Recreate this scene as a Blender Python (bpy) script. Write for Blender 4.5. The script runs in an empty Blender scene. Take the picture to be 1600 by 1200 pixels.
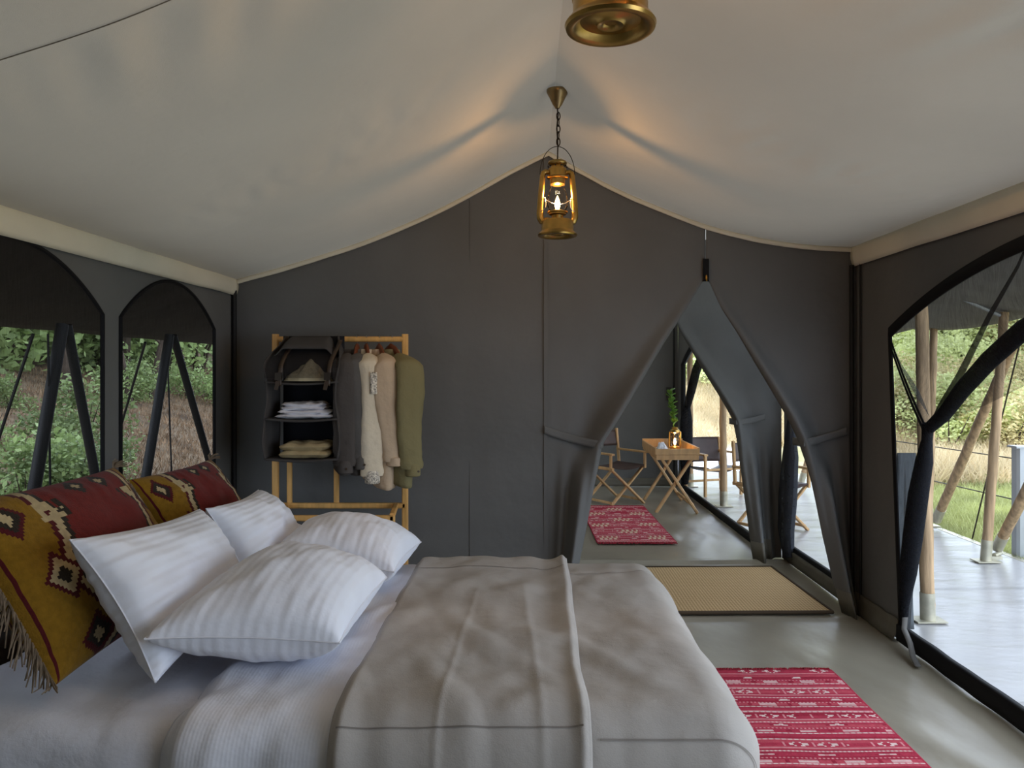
import bpy, math, random
import numpy as np
from mathutils import Vector, Matrix, noise

random.seed(7)
PI = math.pi
SC = bpy.context.scene
COL = SC.collection
F, CX, CY, H = 1200.0, 825.0, 580.0, 1.42       # focal length in px, vanishing point, eye height

# ------------------------------------------------------------------ camera, sky, exposure
cam = bpy.data.cameras.new('camera')
cam.sensor_width = 36.0
cam.lens = F * 36.0 / 1600.0
cam.shift_x = (800 - CX) / 1600.0
cam.shift_y = (CY - 600) / 1600.0
cam.clip_start = 0.05
cam_o = bpy.data.objects.new('camera', cam)
cam_o.location = (0, 0, H)
cam_o.rotation_euler = (PI / 2, 0, 0)
COL.objects.link(cam_o)
SC.camera = cam_o

world = bpy.data.worlds.new('overcast_sky')
SC.world = world
world.use_nodes = True
wn = world.node_tree.nodes
wbg = wn['Background']
wbg.inputs[0].default_value = (0.77, 0.89, 1.08, 1)
wbg.inputs[1].default_value = 4.3
SC.view_settings.view_transform = 'Standard'
SC.view_settings.look = 'None'
SC.view_settings.gamma = 1.0
SC.view_settings.use_curve_mapping = False
SC.view_settings.exposure = 0.0
SC.cycles.max_bounces = 10
SC.cycles.diffuse_bounces = 6
SC.cycles.transparent_max_bounces = 24
SC.cycles.caustics_reflective = False
SC.cycles.caustics_refractive = False
SC.cycles.use_denoising = True


def portal(name, loc, rot, sx, sy):
    l = bpy.data.lights.new(name, 'AREA')
    l.shape = 'RECTANGLE'
    l.size, l.size_y = sx, sy
    l.cycles.is_portal = True
    o = bpy.data.objects.new(name, l)
    o.location = loc
    o.rotation_euler = rot
    COL.objects.link(o)


# ------------------------------------------------------------------ picture point -> place
def at(x, y, Y):
    return Vector(((x - CX) / F * Y, Y, H + (CY - y) / F * Y))


def atx(x, y, X):
    Y = X * F / (x - CX)
    return Vector((X, Y, H + (CY - y) / F * Y))


# ------------------------------------------------------------------ materials
MATS = {}


def mat(name, col, rough=0.8, metal=0.0, var=0.12, vscale=3.0, bump=0.0, bscale=300.0, weave=False,
        big=0.0, bigscale=6.0, transl=0.0, col2=None, stretch=(1, 1, 1), spec=0.35, attr=None, sheen=0.0,
        rnd=0.0):
    if name in MATS:
        return MATS[name]
    m = bpy.data.materials.new(name)
    m.use_nodes = True
    nt = m.node_tree
    n, L = nt.nodes, nt.links
    bs = n['Principled BSDF']
    out = n['Material Output']
    bs.inputs['Roughness'].default_value = rough
    bs.inputs['Metallic'].default_value = metal
    bs.inputs['Specular IOR Level'].default_value = spec
    if sheen:
        bs.inputs['Sheen Weight'].default_value = sheen
    tc = n.new('ShaderNodeTexCoord')
    mp = n.new('ShaderNodeMapping')
    mp.inputs['Scale'].default_value = stretch
    L.new(tc.outputs['Object'], mp.inputs['Vector'])
    nz = n.new('ShaderNodeTexNoise')
    nz.inputs['Scale'].default_value = vscale
    nz.inputs['Detail'].default_value = 5
    L.new(mp.outputs[0], nz.inputs['Vector'])
    rmp = n.new('ShaderNodeMapRange')
    rmp.inputs['From Min'].default_value = 0.3
    rmp.inputs['From Max'].default_value = 0.7
    L.new(nz.outputs['Fac'], rmp.inputs['Value'])
    mx = n.new('ShaderNodeMix')
    mx.data_type = 'RGBA'
    L.new(rmp.outputs[0], mx.inputs['Factor'])
    if attr:
        at_ = n.new('ShaderNodeAttribute')
        at_.attribute_name = attr
        hv = n.new('ShaderNodeHueSaturation')
        hv.inputs['Value'].default_value = 1 - var
        hv2 = n.new('ShaderNodeHueSaturation')
        hv2.inputs['Value'].default_value = 1 + var
        L.new(at_.outputs['Color'], hv.inputs['Color'])
        L.new(at_.outputs['Color'], hv2.inputs['Color'])
        L.new(hv.outputs[0], mx.inputs[6])
        L.new(hv2.outputs[0], mx.inputs[7])
    else:
        c1 = tuple(c * (1 - var) for c in col)
        c2 = col2 if col2 else tuple(min(1, c * (1 + var)) for c in col)
        mx.inputs[6].default_value = (*c1, 1)
        mx.inputs[7].default_value = (*c2, 1)
    colout = mx.outputs[2]
    if rnd:
        oi = n.new('ShaderNodeObjectInfo')
        mr = n.new('ShaderNodeMapRange')
        mr.inputs['To Min'].default_value = 1 - rnd
        mr.inputs['To Max'].default_value = 1 + rnd
        L.new(oi.outputs['Random'], mr.inputs['Value'])
        hv3 = n.new('ShaderNodeHueSaturation')
        L.new(mr.outputs[0], hv3.inputs['Value'])
        L.new(colout, hv3.inputs['Color'])
        colout = hv3.outputs[0]
    L.new(colout, bs.inputs['Base Color'])
    prev = None
    if big:
        nb = n.new('ShaderNodeTexNoise')
        nb.inputs['Scale'].default_value = bigscale
        nb.inputs['Detail'].default_value = 4
        L.new(mp.outputs[0], nb.inputs['Vector'])
        b1 = n.new('ShaderNodeBump')
        b1.inputs['Strength'].default_value = big
        b1.inputs['Distance'].default_value = 0.03
        L.new(nb.outputs['Fac'], b1.inputs['Height'])
        prev = b1
    if bump:
        if weave:
            w1 = n.new('ShaderNodeTexWave')
            w1.bands_direction = 'DIAGONAL'
            w1.inputs['Scale'].default_value = bscale
            w1.inputs['Distortion'].default_value = 1.0
            L.new(tc.outputs['Object'], w1.inputs['Vector'])
            h = w1.outputs['Fac']
        else:
            nf = n.new('ShaderNodeTexNoise')
            nf.inputs['Scale'].default_value = bscale
            nf.inputs['Detail'].default_value = 3
            L.new(mp.outputs[0], nf.inputs['Vector'])
            h = nf.outputs['Fac']
        b2 = n.new('ShaderNodeBump')
        b2.inputs['Strength'].default_value = bump
        b2.inputs['Distance'].default_value = 0.004
        L.new(h, b2.inputs['Height'])
        if prev:
            L.new(prev.outputs[0], b2.inputs['Normal'])
        prev = b2
    if prev:
        L.new(prev.outputs[0], bs.inputs['Normal'])
    if transl:
        tr = n.new('ShaderNodeBsdfTranslucent')
        L.new(colout, tr.inputs['Color'])
        ms = n.new('ShaderNodeMixShader')
        ms.inputs[0].default_value = transl
        L.new(bs.outputs[0], ms.inputs[1])
        L.new(tr.outputs[0], ms.inputs[2])
        L.new(ms.outputs[0], out.inputs['Surface'])
    MATS[name] = m
    return m


def mesh_screen(name, col, cover, var=0.15, sc=(1, 1, 1)):
    """insect netting: fine threads cover part of the view"""
    m = bpy.data.materials.new(name)
    m.use_nodes = True
    n, L = m.node_tree.nodes, m.node_tree.links
    out = n['Material Output']
    bs = n['Principled BSDF']
    bs.inputs['Base Color'].default_value = (*col, 1)
    bs.inputs['Roughness'].default_value = 0.9
    bs.inputs['Specular IOR Level'].default_value = 0.1
    tr = n.new('ShaderNodeBsdfTransparent')
    tc = n.new('ShaderNodeTexCoord')
    mp = n.new('ShaderNodeMapping')
    mp.inputs['Scale'].default_value = sc
    L.new(tc.outputs['Object'], mp.inputs['Vector'])
    nz = n.new('ShaderNodeTexNoise')
    nz.inputs['Scale'].default_value = 60
    nz.inputs['Detail'].default_value = 3
    L.new(mp.outputs[0], nz.inputs['Vector'])
    mr = n.new('ShaderNodeMapRange')
    mr.inputs['From Min'].default_value = 0.3
    mr.inputs['From Max'].default_value = 0.7
    mr.inputs['To Min'].default_value = cover - var
    mr.inputs['To Max'].default_value = cover + var
    L.new(nz.outputs['Fac'], mr.inputs['Value'])
    ms = n.new('ShaderNodeMixShader')
    L.new(mr.outputs[0], ms.inputs[0])
    L.new(tr.outputs[0], ms.inputs[1])
    L.new(bs.outputs[0], ms.inputs[2])
    L.new(ms.outputs[0], out.inputs['Surface'])
    return m


def glass(name, tint=(1, 1, 1)):
    m = bpy.data.materials.new(name)
    m.use_nodes = True
    n, L = m.node_tree.nodes, m.node_tree.links
    out = n['Material Output']
    tr = n.new('ShaderNodeBsdfTransparent')
    tr.inputs[0].default_value = (*tint, 1)
    gl = n.new('ShaderNodeBsdfGlossy')
    gl.inputs['Roughness'].default_value = 0.05
    lw = n.new('ShaderNodeLayerWeight')
    lw.inputs[0].default_value = 0.13
    ms = n.new('ShaderNodeMixShader')
    L.new(lw.outputs['Fresnel'], ms.inputs[0])
    L.new(tr.outputs[0], ms.inputs[1])
    L.new(gl.outputs[0], ms.inputs[2])
    L.new(ms.outputs[0], out.inputs['Surface'])
    return m


def emit(name, col, s):
    m = bpy.data.materials.new(name)
    m.use_nodes = True
    n, L = m.node_tree.nodes, m.node_tree.links
    e = n.new('ShaderNodeEmission')
    e.inputs[0].default_value = (*col, 1)
    e.inputs[1].default_value = s
    L.new(e.outputs[0], n['Material Output'].inputs['Surface'])
    return m


def stripes(name, col, amp=0.5, scale=22, axis='X'):
    """white sateen with woven stripes (gloss and relief)"""
    m = mat(name, col, rough=0.75, var=0.03, vscale=8, big=0.22, bigscale=9)
    n, L = m.node_tree.nodes, m.node_tree.links
    bs = n['Principled BSDF']
    tc = n.new('ShaderNodeTexCoord')
    w = n.new('ShaderNodeTexWave')
    w.bands_direction = axis
    w.inputs['Scale'].default_value = scale
    w.inputs['Distortion'].default_value = 0.4
    L.new(tc.outputs['UV'], w.inputs['Vector'])
    b = n.new('ShaderNodeBump')
    b.inputs['Strength'].default_value = amp
    b.inputs['Distance'].default_value = 0.006
    L.new(w.outputs['Fac'], b.inputs['Height'])
    src = bs.inputs['Normal'].links[0].from_socket
    L.new(src, b.inputs['Normal'])
    L.new(b.outputs[0], bs.inputs['Normal'])
    return m


canvas = mat('grey_canvas', (0.150, 0.150, 0.143), 0.92, var=0.09, vscale=1.6, bump=0.25, bscale=420, big=0.5, bigscale=3.5, spec=0.15)
ceil_m = mat('cream_canvas', (0.51, 0.452, 0.352), 0.95, var=0.05, vscale=1.5, bump=0.2, bscale=420, big=0.35, bigscale=4, transl=0.07, spec=0.1)
seam_m = mat('ceiling_seam', (0.16, 0.14, 0.11), 0.95)
ceil_transl = mat('translucent_cream_canvas', (0.50, 0.455, 0.37), 0.95, var=0.05, transl=0.3, spec=0.1)  # unseen far ceiling; translucency raised so sky light brightens the far rooms
cream_trim = mat('cream_hem', (0.82, 0.77, 0.62), 0.9, var=0.05, bump=0.2, bscale=300, big=0.3, transl=0.05, spec=0.1)
floor_m = mat('groundsheet', (0.255, 0.228, 0.172), 0.33, var=0.16, vscale=2.2, bump=0.05, bscale=250, big=0.35, bigscale=2.6, stretch=(1, 0.55, 1), spec=0.45)
skirt_m = mat('groundsheet_skirt', (0.13, 0.118, 0.09), 0.6, var=0.15, big=0.4)
deck_m = mat('deck_vinyl', (0.37, 0.36, 0.35), 0.30, var=0.08, vscale=1.5, bump=0.04, bscale=90, big=0.5, bigscale=3, stretch=(0.6, 1.4, 1), spec=0.5)
black_web = mat('black_webbing', (0.008, 0.008, 0.009), 0.75, var=0.2, bump=0.2, bscale=300, spec=0.2)
dark_net = mesh_screen('dense_gathered_netting', (0.012, 0.013, 0.016), 0.93, 0.06, (1, 6, 1))
net = mesh_screen('insect_netting', (0.045, 0.046, 0.047), 0.48, 0.12, (1, 3, 0.25))
win_net = mesh_screen('window_netting', (0.014, 0.014, 0.013), 0.46, 0.12, (1, 4, 0.2))
fly_dark = mat('fly_sheet_brown', (0.03, 0.024, 0.018), 0.9, var=0.2, big=0.3)
fly_grey = mat('fly_sheet_grey', (0.20, 0.19, 0.18), 0.9, var=0.1, big=0.3, transl=0.15)
pole_dark = mat('dark_pole', (0.012, 0.012, 0.012), 0.6, var=0.2)
wood_pole = mat('raw_pole', (0.44, 0.30, 0.17), 0.7, var=0.4, vscale=6, bump=0.5, bscale=40, stretch=(6, 6, 0.5))
galv = mat('galvanised_sleeve', (0.50, 0.47, 0.36), 0.5, metal=0.6, var=0.2, vscale=12)
steel = mat('grey_steel', (0.38, 0.40, 0.42), 0.45, metal=0.5, var=0.1)
brass = mat('brass', (0.44, 0.28, 0.08), 0.3, metal=1.0, var=0.25, vscale=14)
brass_dk = mat('aged_brass', (0.30, 0.21, 0.10), 0.35, metal=1.0, var=0.25, vscale=20)
iron = mat('dark_iron', (0.05, 0.04, 0.03), 0.45, metal=0.8)
globe_m = glass('lantern_glass', (0.97, 0.95, 0.92))
bulb_m = emit('bulb_glow', (1.0, 0.56, 0.20), 28)
white_cot = mat('white_cotton', (0.74, 0.75, 0.80), 0.8, var=0.03, vscale=6, bump=0.12, bscale=300, big=0.4, bigscale=8)
pil_m = stripes('striped_white_cotton', (0.84, 0.86, 0.93), 0.15, 5.5)
pil_y = stripes('cross_striped_white_cotton', (0.84, 0.86, 0.93), 0.22, 5.0, 'Y')
sheet_m = stripes('striped_white_sheet', (0.78, 0.79, 0.84), 0.06, 24.0)
linen = mat('taupe_linen', (0.46, 0.425, 0.385), 0.95, var=0.07, vscale=5, bump=0.2, bscale=260, big=0.28, bigscale=7, spec=0.1)
stitch = mat('linen_stitching', (0.24, 0.215, 0.19), 0.9)
kilim_m = mat('kilim_weave', (0.5, 0.2, 0.1), 0.95, var=0.14, vscale=60, bump=0.6, bscale=220, attr='weave', spec=0.1, sheen=0.1)
tassel_m = mat('wool_tassel', (0.20, 0.15, 0.10), 0.95, var=0.3, vscale=40)
rug_m = mat('rug_weave', (0.5, 0.1, 0.1), 0.95, var=0.12, vscale=50, bump=0.6, bscale=200, attr='weave', spec=0.1)
red_yarn = mat('red_yarn', (0.36, 0.025, 0.045), 0.95, var=0.3, vscale=40)
bamboo = mat('honey_wood', (0.72, 0.41, 0.13), 0.5, var=0.22, vscale=9, bump=0.15, bscale=60, stretch=(3, 3, 0.6))
pale_wood = mat('pale_hardwood', (0.60, 0.37, 0.17), 0.5, var=0.18, vscale=9, bump=0.12, bscale=60, stretch=(2, 2, 0.7))
red_wood = mat('red_hanger_wood', (0.20, 0.055, 0.02), 0.4, var=0.2, vscale=10)
org_m = mat('charcoal_canvas', (0.062, 0.056, 0.052), 0.9, var=0.15, vscale=8, bump=0.3, bscale=300)
org_in = mat('navy_lining', (0.012, 0.012, 0.016), 0.9, var=0.2)
leather = mat('brown_leather', (0.055, 0.035, 0.020), 0.45, var=0.25, vscale=12)
leather2 = mat('dark_leather_sling', (0.07, 0.045, 0.04), 0.5, var=0.2, vscale=8)
steel_wire = mat('hook_wire', (0.6, 0.6, 0.6), 0.3, metal=1.0)

# ------------------------------------------------------------------ mesh builder
class MB:
    def __init__(s):
        s.v, s.f, s.c, s.uv = [], [], [], {}

    def add(s, vs, fs, cols=None):
        b = len(s.v)
        s.v += [Vector(p) for p in vs]
        s.f += [tuple(i + b for i in f) for f in fs]
        if cols:
            s.c += cols
        return b

    def box(s, lo, hi, M=None):
        x0, y0, z0 = lo
        x1, y1, z1 = hi
        vs = [Vector(p) for p in ((x0, y0, z0), (x1, y0, z0), (x1, y1, z0), (x0, y1, z0), (x0, y0, z1), (x1, y0, z1), (x1, y1, z1), (x0, y1, z1))]
        if M:
            vs = [M @ p for p in vs]
        s.add(vs, [(0, 3, 2, 1), (4, 5, 6, 7), (0, 1, 5, 4), (1, 2, 6, 5), (2, 3, 7, 6), (3, 0, 4, 7)])
        return s

    def bar(s, a, b, w, t, up=(0, 0, 1)):
        """square bar from a to b, section w x t, with chamfered edges"""
        a, b = Vector(a), Vector(b)
        d = (b - a).normalized()
        u = Vector(up)
        if abs(d.dot(u)) > 0.95:
            u = Vector((1, 0, 0))
        sd = d.cross(u).normalized()
        u = sd.cross(d).normalized()
        c = min(w, t) * 0.18
        pts = [(w / 2 - c, t / 2), (w / 2, t / 2 - c), (w / 2, -t / 2 + c), (w / 2 - c, -t / 2), (-w / 2 + c, -t / 2), (-w / 2, -t / 2 + c), (-w / 2, t / 2 - c), (-w / 2 + c, t / 2)]
        vs = [a + sd * p + u * q for p, q in pts] + [b + sd * p + u * q for p, q in pts]
        fs = [(i, (i + 1) % 8, 8 + (i + 1) % 8, 8 + i) for i in range(8)] + [tuple(range(7, -1, -1)), tuple(range(8, 16))]
        s.add(vs, fs)
        return s

    def tube(s, pts, rad, n=10, flat=None, cap=True):
        pts = [Vector(p) for p in pts]
        k = len(pts)
        rads = rad if isinstance(rad, (list, tuple)) else [rad] * k
        rings = []
        prev = None
        for i, p in enumerate(pts):
            d = (pts[min(i + 1, k - 1)] - pts[max(i - 1, 0)]).normalized()
            if prev is None:
                a = Vector((0, 0, 1)) if abs(d.z) < 0.9 else Vector((1, 0, 0))
                u = d.cross(a).normalized()
            else:
                u = (prev - d * prev.dot(d)).normalized()
            prev = u
            w = d.cross(u)
            ring = []
            for j in range(n):
                t = 2 * PI * j / n
                o = u * math.cos(t) * rads[i] + w * math.sin(t) * rads[i]
                if flat:
                    o = Vector((o.x * flat[0], o.y * flat[1], o.z * flat[2]))
                ring.append(p + o)
            rings += ring
        fs = []
        for i in range(k - 1):
            for j in range(n):
                fs.append((i * n + j, i * n + (j + 1) % n, (i + 1) * n + (j + 1) % n, (i + 1) * n + j))
        if cap:
            fs.append(tuple(range(n - 1, -1, -1)))
            fs.append(tuple((k - 1) * n + j for j in range(n)))
        s.add(rings, fs)
        return s

    def lathe(s, prof, n=32, c=(0, 0, 0)):
        c = Vector(c)
        vs, fs = [], []
        for r, z in prof:
            r = max(r, 0.0004)
            for j in range(n):
                t = 2 * PI * j / n
                vs.append(c + Vector((r * math.cos(t), r * math.sin(t), z)))
        for i in range(len(prof) - 1):
            for j in range(n):
                fs.append((i * n + j, i * n + (j + 1) % n, (i + 1) * n + (j + 1) % n, (i + 1) * n + j))
        s.add(vs, fs)
        return s

    def grid(s, nu, nv, fn, flip=False, colfn=None, closed=False):
        vs, fs, cs = [], [], []
        b = len(s.v)
        for j in range(nv + 1):
            for i in range(nu + 1):
                vs.append(fn(i / nu, j / nv))
                s.uv[b + len(vs) - 1] = (i / nu, j / nv)
        for j in range(nv):
            for i in range(nu):
                a = j * (nu + 1) + i
                q = (a, a + 1, a + nu + 2, a + nu + 1)
                fs.append(q[::-1] if flip else q)
                if colfn:
                    cs.append(colfn((i + .5) / nu, (j + .5) / nv))
        s.add(vs, fs, cs)
        return s


def root_loc(p):
    return Vector((0, 0, 0)) if p is None else p.location + root_loc(p.parent)


def build(name, mb, m, parent=None, local=False, smooth=True, origin=True, solid=0.0, sharp=40):
    vs = mb.v
    if parent is not None and not local:
        r = root_loc(parent)
        vs = [p - r for p in vs]
    loc = Vector((0, 0, 0))
    if parent is None and origin and not local:
        xs = [p.x for p in vs]; ys = [p.y for p in vs]; zs = [p.z for p in vs]
        loc = Vector(((min(xs) + max(xs)) / 2, (min(ys) + max(ys)) / 2, min(zs)))
        vs = [p - loc for p in vs]
    me = bpy.data.meshes.new(name)
    me.from_pydata([tuple(p) for p in vs], [], mb.f)
    if mb.uv:
        ul = me.uv_layers.new(name='UVMap')
        li = np.empty(len(me.loops), dtype=np.int32)
        me.loops.foreach_get('vertex_index', li)
        arr = np.zeros((len(vs), 2), dtype=np.float32)
        for k, w in mb.uv.items():
            arr[k] = w
        ul.data.foreach_set('uv', arr[li].ravel())
    if mb.c and len(mb.c) == len(mb.f):
        ca = me.color_attributes.new('weave', 'FLOAT_COLOR', 'CORNER')
        arr = []
        for f, c in zip(mb.f, mb.c):
            arr += [c[0], c[1], c[2], 1.0] * len(f)
        ca.data.foreach_set('color', arr)
    if smooth:
        me.shade_smooth()
        me.set_sharp_from_angle(angle=math.radians(sharp))
    me.materials.append(m)
    me.update()
    o = bpy.data.objects.new(name, me)
    o.location = loc
    if parent is not None:
        o.parent = parent
    COL.objects.link(o)
    if solid:
        md = o.modifiers.new('thickness', 'SOLIDIFY')
        md.thickness = solid
        md.offset = 0
    return o


def tag(o, label, cat, group=None, kind=None):
    o['label'] = label
    o['category'] = cat
    if group:
        o['group'] = group
    if kind:
        o['kind'] = kind
    return o


def struct(name, mb, m, parent=None, **k):
    o = build(name, mb, m, parent, **k)
    if parent is None:
        o['kind'] = 'structure'
    return o


def thing(name, label, cat, loc=(0, 0, 0), rz=0.0, group=None):
    o = bpy.data.objects.new(name, None)
    o.empty_display_size = 0.1
    o.location = loc
    o.rotation_euler = (0, 0, rz)
    COL.objects.link(o)
    return tag(o, label, cat, group)


def dup(root, loc=None, rz=None, label=None, group=None, scale=None, parent=None):
    c = root.copy()
    COL.objects.link(c)
    if parent is not None:
        c.parent = parent
    if loc is not None:
        c.location = loc
    if rz is not None:
        c.rotation_euler = (0, 0, rz)
    if scale is not None:
        c.scale = scale
    if label:
        c['label'] = label
    if group:
        c['group'] = group
    for ch in list(root.children):
        dup(ch, parent=c)
    return c


def nz(x, y, z=0.0):
    return noise.noise(Vector((x, y, z)))


def sst(a, b, x):
    t = max(0.0, min(1.0, (x - a) / (b - a)))
    return t * t * (3 - 2 * t)


def interp(x, xs, ys):
    return float(np.interp(x, xs, ys))


def hermite(pts):
    xs = np.array([p[0] for p in pts]); ys = np.array([p[1] for p in pts])
    m = np.gradient(ys, xs)

    def f(x):
        x = min(max(x, xs[0]), xs[-1])
        i = min(int(np.searchsorted(xs, x, side='right')) - 1, len(xs) - 2)
        i = max(i, 0)
        h = xs[i + 1] - xs[i]
        t = (x - xs[i]) / h
        return float((2 * t**3 - 3 * t**2 + 1) * ys[i] + (t**3 - 2 * t**2 + t) * h * m[i] + (-2 * t**3 + 3 * t**2) * ys[i + 1] + (t**3 - t**2) * h * m[i + 1])
    return f


# ================================================================== THE SETTING
XL, XR, YB, YF = -1.763, 1.96, 4.60, -0.55
RX = 0.123
lprof = hermite([(XL, 1.962), (-1.246, 2.11), (-.8625, 2.244), (-.4025, 2.455), (-.096, 2.6275), (RX, 2.735)])
rprof = hermite([(RX, 2.735), (.307, 2.6275), (.671, 2.447), (1.054, 2.30), (1.4375, 2.21), (1.7, 2.172), (XR, 2.16)])


def roof(X, Y):
    z = lprof(X) if X <= RX else rprof(X)
    w = (RX - X) / (RX - XL) if X < RX else (X - RX) / (XR - RX)
    w = max(0, min(1, w))
    ww = math.sin(PI * min(1, w * 1.02)) ** 0.8 if w < 0.98 else 0
    span = 2.85
    t = ((YB - Y) % span) / span
    z -= 0.055 * ww * math.sin(PI * t)
    # slack and creases
    z += 0.012 * ww * nz(X * 2.2, Y * 1.6, 3.1)
    seam = math.exp(-((Y - 1.75) / 0.28) ** 2)
    gap = 1 - math.exp(-((Y - 1.74) / 0.05) ** 2)
    z += 0.030 * ww * seam * gap * (1.0 if Y > 1.74 else .3) * nz(X * 10 + Y * 4, Y * 1.5, 9.0)
    diag = math.exp(-((Y - 2.75 - 0.25 * abs(X)) / 0.18) ** 2)
    z += 0.022 * ww * diag * nz(X * 11, Y * 7 + X * 6, 2.0)
    return z


mb = MB()
def cf(u, v):
    # u across, with a sharp ridge
    X = XL + (RX - XL) * u
    Y = YF + (YB - YF) * v
    return Vector((X, Y, roof(X, Y)))
mb.grid(80, 150, cf, flip=True)
def cf2(u, v):
    X = RX + (XR - RX) * u
    Y = YF + (YB - YF) * v
    return Vector((X, Y, roof(X, Y)))
mb.grid(80, 150, cf2, flip=True)
ceiling = struct('ceiling', mb, ceil_m, sharp=60)
# seams sewn on the ceiling (parts of it)
def ceil_seam(Xf, name='seam'):
    m_ = MB()
    pts = Xf
    vs, fs = [], []
    for i, (X, Y) in enumerate(pts):
        d = Vector(pts[min(i + 1, len(pts) - 1)]) - Vector(pts[max(i - 1, 0)])
        nrm = Vector((-d.y, d.x)).normalized() * 0.0025
        for sgn in (-1, 1):
            vs.append((X + nrm.x * sgn, Y + nrm.y * sgn, roof(X, Y) - 0.004))
    for i in range(len(pts) - 1):
        fs.append((2 * i, 2 * i + 1, 2 * i + 3, 2 * i + 2))
    m_.add(vs, fs)
    build(name, m_, seam_m, ceiling)
ceil_seam([(XL + 0.02 + (RX - XL - .03) * i / 60, 1.74) for i in range(61)])
ceil_seam([(RX + 0.02 + (XR - RX - .03) * i / 60, 1.74) for i in range(61)])
# hem along the far edge of the ceiling
mb = MB()
def hemf(u, v):
    X = XL + (XR - XL) * u
    z = roof(X, YB) - 0.03 * v + 0.003 * nz(X * 7, v)
    return Vector((X, YB - 0.012 - 0.006 * v, z))
mb.grid(150, 2, hemf)
struct('trim_1', mb, cream_trim, solid=0.006)

# valances along both eaves
mb = MB()
def vall(u, v):
    Y = YF + (YB - 0.01 - YF) * u
    z0, z1 = roof(XL, Y) + 0.015, 1.872
    return Vector((XL + 0.015 + 0.03 * v * (1 - v) * 2 + 0.006 * nz(Y * 3, v), Y, z0 + (z1 - z0) * v + 0.004 * nz(Y * 2.2, 5)))
mb.grid(120, 6, vall)
struct('trim_2', mb, cream_trim, solid=0.006)
mb = MB()
def valr(u, v):
    Y = YF + (YB - 0.01 - YF) * u
    z0, z1 = roof(XR, Y) + 0.02, 2.045
    return Vector((XR - 0.015 - 0.03 * v * (1 - v) * 2 - 0.006 * nz(Y * 3, v), Y, z0 + (z1 - z0) * v + 0.004 * nz(Y * 2.2, 8)))
mb.grid(120, 6, valr)
struct('trim_3', mb, cream_trim, solid=0.006)

# floors
mb = MB()
def flf(u, v):
    X = XL - 0.02 + (XR + 0.02 - XL) * u
    Y = YF + (9.6 - YF) * v
    z = 0.004 * nz(X * 2, Y * 2)
    # slack ripples beside the doorway
    z += 0.022 * sst(0.9, 1.6, X) * sst(4.4, 3.6, Y) * max(0, nz((X + Y * 0.35) * 7, Y * 0.9, 4)) if Y < 4.4 else 0
    z += 0.010 * math.exp(-((Y - 4.42) / 0.03) ** 2) + 0.022 * math.exp(-((Y - 5.72) / 0.05) ** 2)
    z += 0.022 * sst(0.4, 1.2, X) * sst(6.0, 6.6, Y) * max(0, nz(X * 5, Y * 2.2, 1))
    return Vector((X, Y, z - 0.004))
mb.grid(110, 330, flf)
struct('floor', mb, floor_m, sharp=80)

# arches
def arch(yc, hw, zs, zp):
    return lambda Y: zs + (zp - zs) * (1 - (abs(Y - yc) / hw) ** 2.0)

wins = [(2.62, 0.555, 1.655, 1.880, 0.62), (3.81, 0.495, 1.655, 1.862, 0.62)]
arc = [arch(*w[:4]) for w in wins]
# left wall with two arched openings
mb = MB()
def strip(mb, X, y0, y1, z0, z1, flip=False, bulge=0.0):
    q = [(X, y0, z0[0]), (X, y1, z0[1]), (X, y1, z1[1]), (X, y0, z1[0])]
    mb.add(q, [(3, 2, 1, 0) if flip else (0, 1, 2, 3)])
ys = sorted(set([round(YF + 0.0206 * i, 4) for i in range(251) if YF + 0.0206 * i < YB] + [w[0] + s * w[1] for w in wins for s in (-1, 1)] + [YB]))
for a, b in zip(ys[:-1], ys[1:]):
    ym = (a + b) / 2
    top = 2.0
    for w, af in zip(wins, arc):
        if w[0] - w[1] < ym < w[0] + w[1]:
            strip(mb, XL, a, b, (0, 0), (w[4], w[4]))
            strip(mb, XL, a, b, (af(max(a, w[0] - w[1])), af(min(b, w[0] + w[1]))), (top, top))
            break
    else:
        strip(mb, XL, a, b, (0, 0), (top, top))
wall_left = struct('wall_left', mb, canvas, smooth=False)
for k, (w, af) in enumerate(zip(wins, arc)):
    yc, hw, zs, zp, zb = w
    mb = MB()
    mb.grid(40, 12, lambda u, v: Vector((XL - 0.004, yc - hw + 2 * hw * u, zb + (af(yc - hw + 2 * hw * u) - zb) * v)))
    wo = struct('window_%d' % (k + 1), mb, win_net)
    fr = MB()
    path = [(XL + 0.004, yc - hw, zb), (XL + 0.004, yc - hw, zs)] + [(XL + 0.004, yc - hw + 2 * hw * i / 30, af(yc - hw + 2 * hw * i / 30)) for i in range(1, 30)] + [(XL + 0.004, yc + hw, zs), (XL + 0.004, yc + hw, zb), (XL + 0.004, yc - hw, zb)]
    fr.tube(path, 0.009, 6)
    build('window_frame', fr, black_web, wo)
# vertical corner piping, left back
mb = MB()
mb.tube([(XL + 0.02, YB - 0.04, 0), (XL + 0.02, YB - 0.04, 1.9)], 0.014, 8)
struct('trim_4', mb, pole_dark)

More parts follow.
